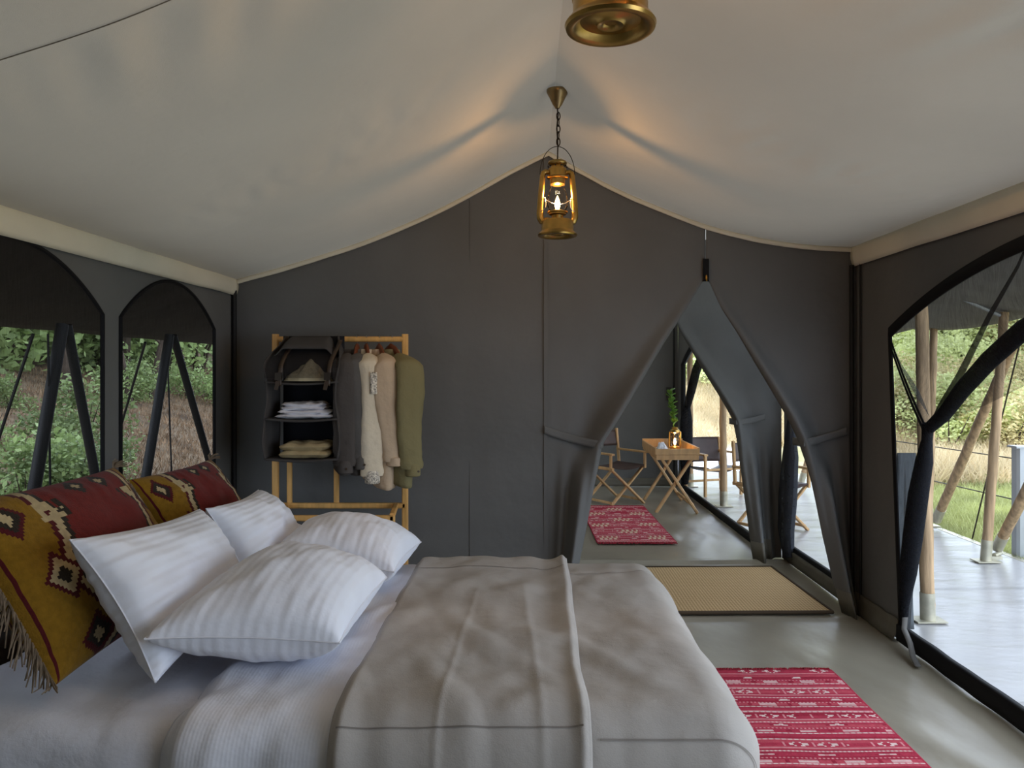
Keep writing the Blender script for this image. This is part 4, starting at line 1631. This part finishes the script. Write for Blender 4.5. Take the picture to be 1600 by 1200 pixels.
# ================================================================== FAR ROOM FURNITURE
def director_chair(label, loc, rz):
    t = thing('director_chair', label, 'chair', loc, rz, 'folding director chairs')
    w_, d_ = .24, .20
    b = 0.026
    for sy in (-1, 1):
        for sg in (-1, 1):
            m_ = MB()
            m_.bar((sg * -.23, sy * d_ + sg * .012, .0), (sg * .23, sy * d_ + sg * .012, .385), .022, .034, (0, 1, 0))
            build('cross_leg', m_, pale_wood, t, local=True)
    for sg in (-1, 1):
        m_ = MB()
        m_.bar((sg * .235, -d_ - .03, .395), (sg * .235, d_ + .03, .395), .026, .032)
        build('seat_rail', m_, pale_wood, t, local=True)
        m_ = MB()
        m_.bar((sg * .21, -d_, .035), (sg * .21, d_, .035), .02, .026)
        build('foot_rail', m_, pale_wood, t, local=True)
        m_ = MB()
        m_.bar((sg * .245, -d_ - .01, .405), (sg * .245, -d_ - .01, .545), .028, .028, (0, 1, 0))
        build('arm_post', m_, pale_wood, t, local=True)
        m_ = MB()
        m_.bar((sg * .245, d_, .405), (sg * .235, d_ + .035, .78), .028, .03, (0, 1, 0))
        build('back_post', m_, pale_wood, t, local=True)
        m_ = MB()
        m_.bar((sg * .245, -d_ - .05, .55), (sg * .243, d_ + .02, .55), .042, .02)
        build('armrest', m_, pale_wood, t, local=True)
    m_ = MB()
    m_.grid(12, 6, lambda u, v: Vector((-.235 + .47 * u, -d_ - .02 + (2 * d_ + .04) * v, .412 - .035 * math.sin(PI * u))))
    build('seat', m_, leather2, t, local=True, solid=.006)
    m_ = MB()
    m_.grid(12, 6, lambda u, v: Vector((-.25 + .50 * u, d_ + .010 + .028 * v + .03 * math.sin(PI * u), .59 + .17 * v)))
    build('backrest', m_, leather2, t, local=True, solid=.006)
    return t


director_chair('wooden director chair with dark sling facing the desk', (0.94, 8.32, 0), 0.62)
director_chair('wooden director chair out on the deck, mostly behind the inner canvas flap', (2.20, 6.95, 0), 0.5)

# campaign desk
DX0, DX1, DY0, DY1 = 1.275, 1.705, 7.66, 8.52
desk = thing('campaign_desk', 'pale wood campaign desk with tray top on crossed legs', 'desk', (1.49, 8.09, 0))
for sy in (DY0 + .04, DY1 - .04):
    for sg in (-1, 1):
        m_ = MB()
        cx_ = (DX0 + DX1) / 2
        m_.bar((cx_ - sg * .205, sy + sg * .015, 0), (cx_ + sg * .165, sy + sg * .015, .56), .028, .045, (0, 1, 0))
        build('cross_leg', m_, pale_wood, desk)
m_ = MB()
m_.bar(((DX0 + DX1) / 2 + .16, DY0 + .04, .08), ((DX0 + DX1) / 2 + .16, DY1 - .04, .08), .03, .03)
build('stretcher', m_, pale_wood, desk)
m_ = MB()
m_.box((DX0, DY0, .555), (DX1, DY1, .585))
build('tabletop', m_, pale_wood, desk, smooth=False)
for nm, lo, hi in (('tray_side', (DX0 - .006, DY0 - .01, .587), (DX1 + .006, DY0 + .01, .645)), ('tray_side', (DX0 - .006, DY1 - .01, .587), (DX1 + .006, DY1 + .01, .672)),
                   ('tray_side', (DX0 - .01, DY0 + .011, .587), (DX0 + .01, DY1 - .011, .655)), ('tray_side', (DX1 - .01, DY0 + .011, .587), (DX1 + .01, DY1 - .011, .655))):
    m_ = MB()
    m_.box(lo, hi)
    build(nm, m_, pale_wood, desk, smooth=False)
m_ = MB()
m_.box((DX0 + .005, DY0 - .008, .535), (DX1 - .005, DY0 + .014, .585))
build('drawer_front', m_, pale_wood, desk, smooth=False)
# desk lantern
dl = thing('table_lantern', 'small lit brass lantern standing on the desk', 'lantern', (1.53, 8.0, .587))
z0 = .587
m_ = MB()
m_.lathe([(0, .0), (.075, .0), (.080, .008), (.076, .014), (.05, .018), (.05, .045), (.03, .055), (0, .055)], 28, (1.53, 8.0, z0))
build('base', m_, brass, dl)
m_ = MB()
m_.lathe([(.032, .05), (.046, .08), (.048, .13), (.04, .18), (.034, .2)], 24, (1.53, 8.0, z0))
build('glass_globe', m_, globe_m, dl)
m_ = MB()
m_.lathe([(.0, .19), (.034, .19), (.05, .2), (.046, .225), (.03, .235), (.034, .25), (0, .255)], 24, (1.53, 8.0, z0))
build('hood', m_, brass, dl)
for sg in (-1, 1):
    m_ = MB()
    m_.tube([(1.53 + sg * .04, 8, z0 + .21), (1.53 + sg * .058, 8, z0 + .2), (1.53 + sg * .06, 8, z0 + .06), (1.53 + sg * .045, 8, z0 + .03)], .008, 8)
    build('side_tube', m_, brass, dl)
m_ = MB()
m_.lathe([(0, .06), (.014, .08), (.015, .10), (.008, .13), (0, .14)], 12, (1.53, 8.0, z0))
build('bulb', m_, bulb_m, dl)
L2 = bpy.data.lights.new('table_lantern_light', 'POINT')
L2.color = (1, .6, .25); L2.energy = 1.6; L2.shadow_soft_size = .015
l2 = bpy.data.objects.new('table_lantern_light', L2)
l2.parent = dl; l2.location = (0, 0, .16)
COL.objects.link(l2)
# vase with leafy stem behind the lantern
vs = thing('leafy_sprig', 'green leafy sprig in a dark vase behind the desk lantern', 'plant', (1.56, 8.22, .587))
m_ = MB()
m_.lathe([(0, 0), (.035, 0), (.045, .05), (.04, .12), (.02, .17), (.024, .19), (.02, .19), (.016, .17), (0, .16)], 20, (1.56, 8.22, z0))
build('vase', m_, iron, vs)
m_ = MB()
stem = [Vector((1.56, 8.22, z0 + .15)), Vector((1.558, 8.21, z0 + .3)), Vector((1.535, 8.20, z0 + .45)), Vector((1.515, 8.20, z0 + .60))]
m_.tube(stem, [.004, .004, .0035, .002], 6)
leaf_g = mat('sprig_leaf', (0.15, 0.30, 0.05), .45, var=.3, vscale=8, transl=.25)
build('stem', m_, leaf_g, vs)
rnd = random.Random(4)
lf0 = None
for i in range(22):
    q = .22 + .78 * i / 21
    p = Vector([interp(q, [0, .33, .66, 1], [s_[k] for s_ in stem]) for k in range(3)])
    a = i * 2.4
    if lf0 is None:
        l_ = MB()
        l_.grid(6, 2, lambda u, v: Vector((.075 * u, (v - .5) * .066 * math.sin(PI * min(.97, u + .04)) ** .7, .012 * abs(v - .5) * 2 - .025 * u * u)))
        lf0 = build('leaf', l_, leaf_g, vs, local=True)
        o = lf0
    else:
        o = lf0.copy(); COL.objects.link(o)
    o.location = p - vs.location
    o.rotation_euler = (rnd.uniform(-.5, .5), -.95 + rnd.uniform(-.3, .3), a)
# crumpled napkin and books in the tray
m_ = MB()
m_.grid(20, 14, lambda u, v: Vector((1.345 + .11 * (u - .5) + .02 * nz(u * 4, v * 4), 7.72 + .12 * (v - .5), .635 + .06 * math.sin(PI * u) * math.sin(PI * v) * (1 + nz(u * 6, v * 6, 3)) + .02 * abs(nz(u * 9, v * 7)))))
tag(build('napkin', m_, wshirt, solid=.003), 'crumpled pale napkin in the front corner of the desk tray', 'napkin')
bk = thing('notebook', 'dark notebook lying in the desk tray beside the lantern', 'book', (1.47, 7.80, .587))
m_ = MB(); m_.box((1.40, 7.71, .588), (1.55, 7.89, .600)); build('cover', m_, leather, bk, smooth=False)
m_ = MB(); m_.box((1.403, 7.712, .600), (1.548, 7.888, .612)); build('pages', m_, cream_c, bk, smooth=False)
# wall hook strip
m_ = MB(); m_.box((1.705, 9.46, 1.06), (1.765, 9.50, 1.22))
sb = thing('switch_box', 'small dark box on the far canvas wall above the sprig', 'switch', (1.735, 9.48, 1.06))
build('housing', m_, org_m, sb, smooth=False)
m_ = MB(); m_.box((1.715, 9.452, 1.16), (1.755, 9.46, 1.19)); build('plate', m_, steel, sb, smooth=False)

# leather lounge chair on deck
lc = thing('leather_chair', 'dark leather sling chair on the deck outside the far doorway', 'chair', (2.16, 8.95, 0), 0.35)
for sx in (-1, 1):
    for sy in (-1, 1):
        m_ = MB()
        zt_ = .46 if sy < 0 else .63
        m_.bar((sx * .24, sy * .20, 0), (sx * .24, sy * (.20 if sy < 0 else .25), zt_), .03, .035, (0, 1, 0))
        build('leg', m_, pale_wood, lc, local=True)
    m_ = MB(); m_.bar((sx * .24, -.22, .47), (sx * .24, .25, .47), .05, .022); build('armrest', m_, pale_wood, lc, local=True)
m_ = MB(); m_.grid(12, 8, lambda u, v: Vector((-.23 + .46 * u, -.20 + .40 * v, .33 - .06 * math.sin(PI * u) - .03 * v))); build('seat', m_, leather2, lc, local=True, solid=.01)
m_ = MB(); m_.grid(12, 8, lambda u, v: Vector((-.25 + .50 * u, .20 + .05 * v + .05 * math.sin(PI * u), .34 + .29 * v))); build('backrest', m_, leather2, lc, local=True, solid=.01)
for z_, y_ in ((.12, .2), (.30, -.2)):
    m_ = MB(); m_.bar((-.24, y_, z_), (.24, y_, z_), .025, .025); build('stretcher', m_, pale_wood, lc, local=True)

# ================================================================== DECK POLES
def deck_pole(label, base, top, r=.037, plate=True, cap=False, sleeve=.16, seed=0):
    base, top = Vector(base), Vector(top)
    t = thing('deck_pole', label, 'pole', base, 0, 'raw wooden poles holding the fly sheet')
    d = (top - base)
    m_ = MB()
    n2 = 24
    pts = [base.lerp(top, i / n2) + Vector((.006 * nz(i * .5, seed), .006 * nz(i * .5, seed + 9), 0)) * (1 if 0 < i < n2 else 0) for i in range(n2 + 1)]
    m_.tube(pts, [r * (1 + .04 * nz(i * .8, seed + 3) - .10 * i / n2) for i in range(n2 + 1)], 16)
    build('shaft', m_, wood_pole, t, sharp=60)
    dn_ = d.normalized()
    m_ = MB()
    m_.tube([base + dn_ * .004, base + dn_ * sleeve], r * 1.07, 18)
    build('metal_sleeve', m_, galv, t)
    if plate:
        m_ = MB()
        m_.box((base.x - .085, base.y - .06, .0), (base.x + .085, base.y + .06, .007))
        build('base_plate', m_, galv, t, smooth=False)
    if cap:
        m_ = MB()
        m_.tube([top - dn_ * .13, top + dn_ * .01], r * 1.05, 16)
        build('metal_sleeve', m_, steel, t)
    return t


deck_pole('upright deck pole close to the near doorway, partly behind the tied netting', (2.28, 4.38, 0), (2.235, 4.38, 2.28), .038, seed=1)
P2 = (3.42, 5.74, 0)
deck_pole('upright pole at the deck edge where two slanting braces meet', P2, (3.56, 5.74, 1.86), .036, seed=2)
deck_pole('slanting brace pole crossing behind the deck edge upright', (3.72, 7.0, .06), (3.60, 5.60, 1.75), .040, plate=False, cap=True, seed=3)
deck_pole('slanting brace pole rising from the foot of the deck edge upright', (3.58, 5.86, .07), (3.30, 4.3, 1.75), .038, plate=False, seed=4)
deck_pole('upright pole at the deck edge seen through the netting', (3.68, 7.06, 0), (3.70, 7.0, 1.84), .036, seed=5)
deck_pole('upright pole outside the far doorway in front of the leather chair', (2.06, 8.08, 0), (2.04, 8.08, 2.3), .038, seed=6)
deck_pole('upright pole outside the far doorway behind the leather chair', (2.0, 9.46, 0), (1.99, 9.46, 2.3), .038, seed=7)
deck_pole('leaning pole at the deck edge glimpsed past the right door flap', (3.17, 9.35, 0), (3.36, 9.3, 1.8), .04, seed=8)
deck_pole('short brace beside the leaning pole glimpsed past the right door flap', (3.34, 9.4, .05), (3.55, 8.7, 1.7), .036, plate=False, seed=9)
m_ = MB()
m_.tube([at(1483, 457, 5.76), at(1567, 494, 5.74)], .016, 8)
tag(build('spreader_bar', m_, steel), 'thin metal spreader bar under the fly sheet above the deck', 'bar')
m_ = MB()
m_.tube([(3.60, 5.85, .035), (3.50, 5.77, .035)], .018, 8)
m_.box((3.48, 5.76, .005), (3.56, 5.84, .03))
tag(build('pole_bracket', m_, galv), 'galvanised hinge bracket joining brace and deck edge upright', 'bracket')
# railing
rp = thing('railing_post', 'grey steel railing post at the edge of the deck', 'post', (3.80, 5.93, -0.05))
m_ = MB(); m_.bar((3.80, 5.93, -.1), (3.80, 5.93, .83), .095, .095, (0, 1, 0)); build('post', m_, steel, rp)
m_ = MB(); m_.box((3.735, 5.87, .83), (3.87, 5.99, .845)); build('cap_plate', m_, steel, rp, smooth=False)
for k, z_ in enumerate((.74, .42)):
    m_ = MB()
    m_.tube([(3.79, 5.93, z_), (3.79, 8.4, z_ - .05), (3.79, 10.9, z_ - .05)], .005, 6)
    tag(build('railing_cable', m_, iron), ('upper' if k == 0 else 'lower') + ' black railing cable running from the steel post', 'cable')
m_ = MB()
m_.tube([(3.77, 6.52, -.01), (3.80, 5.92, 1.67)], .006, 6)
tag(build('guy_rope', m_, iron), 'dark guy rope from fly sheet to the deck edge', 'rope')
m_ = MB()
m_.grid(6, 20, lambda u, v: Vector((2.02 + .10 * u, 4.22 + .02 * math.sin(v * 5), .003 + .97 * v)))
tag(build('spare_strap', m_, mat('slate_strap', (.10, .11, .115), .8), solid=.01), 'slate strap hanging just outside the near door jamb', 'strap')

# left poles outside the windows
for k, (a_, b_) in enumerate((((-2.6, 4.29, 1.68), (-2.6, 3.82, 0)), ((-2.6, 4.33, 1.68), (-2.6, 4.87, 0)), ((-2.6, 5.57, 1.68), (-2.6, 4.98, 0)), ((-2.6, 5.63, 1.68), (-2.6, 6.70, 0)))):
    lab = ['dark slanting pole outside the near mesh window, nearer of its pair', 'dark slanting pole outside the near mesh window, further of its pair',
           'dark slanting pole outside the far mesh window, nearer of its pair', 'dark slanting pole outside the far mesh window, further of its pair'][k]
    t = thing('brace_pole', lab, 'pole', b_, 0, 'dark brace poles outside the mesh windows')
    m_ = MB(); m_.tube([b_, Vector(b_).lerp(Vector(a_), .5), a_], .032 if k % 2 == 0 else .027, 12); build('shaft', m_, pole_dark, t)
    m_ = MB(); m_.tube([b_, Vector(b_).lerp(Vector(a_), .07)], .041, 12); build('metal_sleeve', m_, pole_dark, t)
ropes = [(atx(52, 522, -2.9), atx(-30, 770, -3.4)), (atx(75, 522, -2.6), atx(79, 800, -2.6)), (atx(227, 535, -2.9), atx(185, 680, -3.5)), (atx(262, 560, -2.7), atx(268, 740, -2.7))]
for k, (a_, b_) in enumerate(ropes):
    m_ = MB()
    m_.tube([a_, b_], .010 if k % 2 == 0 else .006, 6)
    tag(build('guy_rope', m_, pole_dark), ['slanting guy rope outside the near mesh window', 'thin upright cord beside the dark poles in the near window', 'slanting guy rope outside the far mesh window', 'thin upright cord beside the dark pole in the far window'][k], 'rope')

# ================================================================== VEGETATION
def leaf_cloud(n, rad, size, seed, hollow=.35, flat=1.0):
    rnd = random.Random(seed)
    m_ = MB()
    vs_, fs_ = [], []
    blobs = [(Vector((rnd.uniform(-.55, .55), rnd.uniform(-.55, .55), rnd.uniform(.25, .95))), rnd.uniform(.28, .52)) for _ in range(9)]
    for _ in range(n):
        c_, r_ = rnd.choice(blobs)
        d = Vector((rnd.gauss(0, 1), rnd.gauss(0, 1), rnd.gauss(0, 1))).normalized()
        p = (c_ + d * r_ * rnd.uniform(hollow, 1) ** .6) * rad
        p.z *= flat
        s_ = size * rnd.uniform(.6, 1.5)
        a = Vector((rnd.gauss(0, 1), rnd.gauss(0, 1), rnd.gauss(0, .6))).normalized()
        b = a.cross(Vector((rnd.gauss(0, 1), rnd.gauss(0, 1), rnd.gauss(0, 1)))).normalized()
        k = len(vs_)
        vs_ += [p, p + a * s_ * .5 + b * s_ * .28, p + a * s_, p + a * s_ * .5 - b * s_ * .28]
        fs_.append((k, k + 1, k + 2, k + 3))
    m_.add(vs_, fs_)
    return m_


leafR = [mat('bright_foliage', (0.60, 0.64, 0.30), .6, var=.3, vscale=1.2, transl=.45, rnd=.25), mat('yellow_foliage', (0.56, 0.48, 0.24), .6, var=.3, vscale=1.2, transl=.4, rnd=.2)]
leafL = [mat('forest_foliage', (0.26, 0.34, 0.13), .5, var=.4, vscale=1.5, transl=.3, rnd=.4), mat('dark_foliage', (0.13, 0.18, 0.07), .5, var=.4, vscale=1.5, transl=.3, rnd=.3)]
bark = mat('bark', (0.06, .042, .03), .9, var=.3, vscale=8, bump=.6, bscale=30)


def make_shrub(name, label, cat, group, m, rad, n, size, seed, hollow=.35):
    t = thing(name, label, cat, (0, 0, 0), 0, group)
    build('foliage', leaf_cloud(n, rad, size, seed, hollow), m, t, local=True, smooth=False)['kind'] = 'stuff'
    s_ = MB()
    rnd = random.Random(seed)
    for i in range(5):
        a = rnd.uniform(0, 2 * PI)
        s_.tube([(0.03 * math.cos(a), .03 * math.sin(a), -.15), (rad * .15 * math.cos(a), rad * .15 * math.sin(a), rad * .3), (rad * .4 * math.cos(a), rad * .4 * math.sin(a), rad * .75)], [.02 * rad, .015 * rad, .005 * rad], 5)
    build('stem', s_, bark, t, local=True)
    return t


LR = 'leafy green shrub on the grassy slope beyond the deck'
LRY = 'yellowish shrub on the grassy slope beyond the deck'
proR = [make_shrub('shrub', LR, 'shrub', 'shrubs beyond the deck', leafR[0], 1.3, 4200, .08, s_) for s_ in (1, 2)] + [make_shrub('shrub', LRY, 'shrub', 'yellow shrubs beyond the deck', leafR[1], 1.3, 4200, .07, s_) for s_ in (3,)]
rnd = random.Random(11)
spots = []
for i in range(46):
    k = rnd.random()
    if i < 28:                       # seen past the near doorway
        Y = rnd.uniform(13, 30); X = Y * rnd.uniform(.44, .70)
    else:                            # seen past the far doorways
        Y = rnd.uniform(20, 36); X = Y * rnd.uniform(.19, .38)
    spots.append((X, Y))
for i in range(14):
    spots.append((rnd.uniform(10, 18), rnd.uniform(1, 12)))
spots += [(7.4, 13.5), (8.3, 13.2), (9.2, 14.5), (8.8, 17), (10.2, 16.2), (7.6, 16)]
first = [True, True, True]
for i, (X, Y) in enumerate(spots):
    v = rnd.choice((0, 0, 1, 1, 2))
    far = sst(14, 28, Y)
    s_ = rnd.uniform(.8, 1.2) * (0.9 + 1.3 * far)
    loc = (X, Y, zr(X, Y) - .1)
    if first[v]:
        o = proR[v]; o.location = loc; o.rotation_euler = (0, 0, rnd.uniform(0, 6)); o.scale = (s_, s_, s_ * .9); first[v] = False
    else:
        dup(proR[v], loc, rnd.uniform(0, 6), scale=(s_, s_, s_ * .9))

LL = 'green understorey shrub in the shade beyond the mesh windows'
LLD = 'dark shrub in the woodland beyond the mesh windows'
proL = [make_shrub('woodland_shrub', LL, 'shrub', 'shrubs beyond the windows', leafL[0], 1.0, 1300, .10, s_, .2) for s_ in (21, 22)] + [make_shrub('woodland_shrub', LLD, 'shrub', 'dark shrubs beyond the windows', leafL[1], 1.0, 1500, .08, 23, .2)]
first = [True] * 3
spots = []
for i in range(62):
    if i < 16:
        X = -rnd.uniform(4.2, 7); Y = -X * rnd.uniform(1.35, 2.5)
    else:
        X = -rnd.uniform(8.0, 15); Y = -X * rnd.uniform(1.3, 2.6)
    spots.append((X, Y))
for i in range(24):
    X = -rnd.uniform(6, 13)
    spots.append((X, -X * rnd.choice((rnd.uniform(.2, 1.2), rnd.uniform(2.6, 3.4)))))
for i, (X, Y) in enumerate(spots):
    v = rnd.choice((0, 0, 1, 1, 2))
    s_ = rnd.uniform(.35, .7) if X > -7.5 else rnd.uniform(1.2, 2.2)
    loc = (X, Y, zl(X, Y) - .05)
    if first[v]:
        o = proL[v]; o.location = loc; o.scale = (s_, s_, s_); first[v] = False
    else:
        dup(proL[v], loc, rnd.uniform(0, 6), scale=(s_, s_, s_))
# tree trunks in the woodland
for i, (X, Y, r_, lean) in enumerate(((-7.6, 10.4, .07, .25), (-7.5, 12.5, .10, -.2), (-8.2, 15.5, .12, .15), (-7.0, 14.2, .06, .5), (-9, 13.5, .09, -.35), (-6.6, 12.8, .05, -.5), (-9.5, 19, .12, .1))):
    t = thing('woodland_tree', 'slim leaning tree trunk in the woodland beyond the mesh windows', 'tree', (X, Y, zl(X, Y)), 0, 'trees beyond the windows')
    m_ = MB()
    m_.tube([(0, 0, -.2), (lean * .2, lean * .3, .8), (lean * .7, lean * .5, 1.8), (lean * 1.6, lean * .9, 3.6)], [r_ * 1.3, r_, r_ * .9, r_ * .6], 8)
    build('trunk', m_, bark, t, local=True)
    m_ = MB()
    m_.tube([(lean * .3, lean * .3, 1.0), (lean * .3 - .5, -.1, 1.6), (lean * .3 - 1.2, .3, 1.9)], [r_ * .5, r_ * .4, r_ * .15], 6)
    m_.tube([(lean * .7, lean * .5, 1.8), (lean * .7 + .6, .1, 2.2), (lean + 1.2, .2, 2.3)], [r_ * .5, r_ * .35, r_ * .12], 6)
    build('branch', m_, bark, t, local=True)
    cl = leaf_cloud(1100, 1.5, .09, 60 + i, .2)
    cl.v = [p + Vector((lean * 1.2, lean * .5, 2.0)) for p in cl.v]
    build('crown', cl, leafL[i % 2], t, local=True, smooth=False)['kind'] = 'stuff'


def grass(name, label, n, place, zf, m, hmin, hmax, seed):
    rnd = random.Random(seed)
    vs_, fs_ = [], []
    for _ in range(n):
        X, Y = place(rnd)
        z = zf(X, Y)
        h_ = rnd.uniform(hmin, hmax)
        a = rnd.uniform(0, 2 * PI)
        w_ = .006 + h_ * .02
        lean = Vector((rnd.uniform(-.9, .9), rnd.uniform(-.9, .9), 0)) * h_
        k = len(vs_)
        vs_ += [Vector((X - w_ * math.cos(a), Y - w_ * math.sin(a), z - .02)), Vector((X + w_ * math.cos(a), Y + w_ * math.sin(a), z - .02)), Vector((X, Y, z + h_)) + lean]
        fs_.append((k, k + 1, k + 2))
    m_ = MB()
    m_.add(vs_, fs_)
    o = build(name, m_, m, smooth=False)
    return tag(o, label, 'grass', None, 'stuff')


def pl1(rnd):
    if rnd.random() < .25:
        return rnd.uniform(3.85, 9), rnd.uniform(0, 6)
    Y = rnd.uniform(5.2, 14)
    return max(3.82, Y * rnd.uniform(.40, .68)), Y
grass('grass', 'short green grass growing beyond the deck edge', 54000, pl1, zr, mat('grass_blade', (0.40, 0.42, 0.17), .7, var=.35, vscale=1.5, transl=.3), .03, .13, 31)
def pl2(rnd):
    if rnd.random() < .5:
        Y = rnd.uniform(10, 18); return Y * rnd.uniform(.45, .68), Y
    Y = rnd.uniform(14, 26); return Y * rnd.uniform(.19, .34), Y
grass('dry_grass', 'tall straw coloured dry grass on the slope beyond the deck', 30000, pl2, zr, mat('dry_blade', (0.62, 0.50, 0.30), .8, var=.3, vscale=1.5, transl=.3), .12, .42, 32)

def pl3(rnd):
    X = -rnd.uniform(3.6, 9)
    return X, -X * rnd.uniform(1.25, 2.6)
o = grass('leaf_litter', 'dry brown leaf litter and twigs on the woodland floor', 26000, pl3, zl, mat('dry_litter', (0.26, 0.17, 0.10), .9, var=.5, vscale=3), .02, .10, 33)
o['category'] = 'leaves'

# daylight openings
portal('daylight_added_side', (XR + .05, 0.27, 1.0), (0, PI / 2, 0), 1.95, 1.45)  # portal for the added side opening
portal('daylight_far_door', (X2 + .03, 7.6, .95), (0, PI / 2, 0), 1.9, 3.1)
portal('daylight_passage', (1.99, 5.2, .95), (0, PI / 2, 0), 1.9, 1.2)
portal('daylight_door', (XR + .05, 2.66, 1.0), (0, PI / 2, 0), 2.0, 3.0)
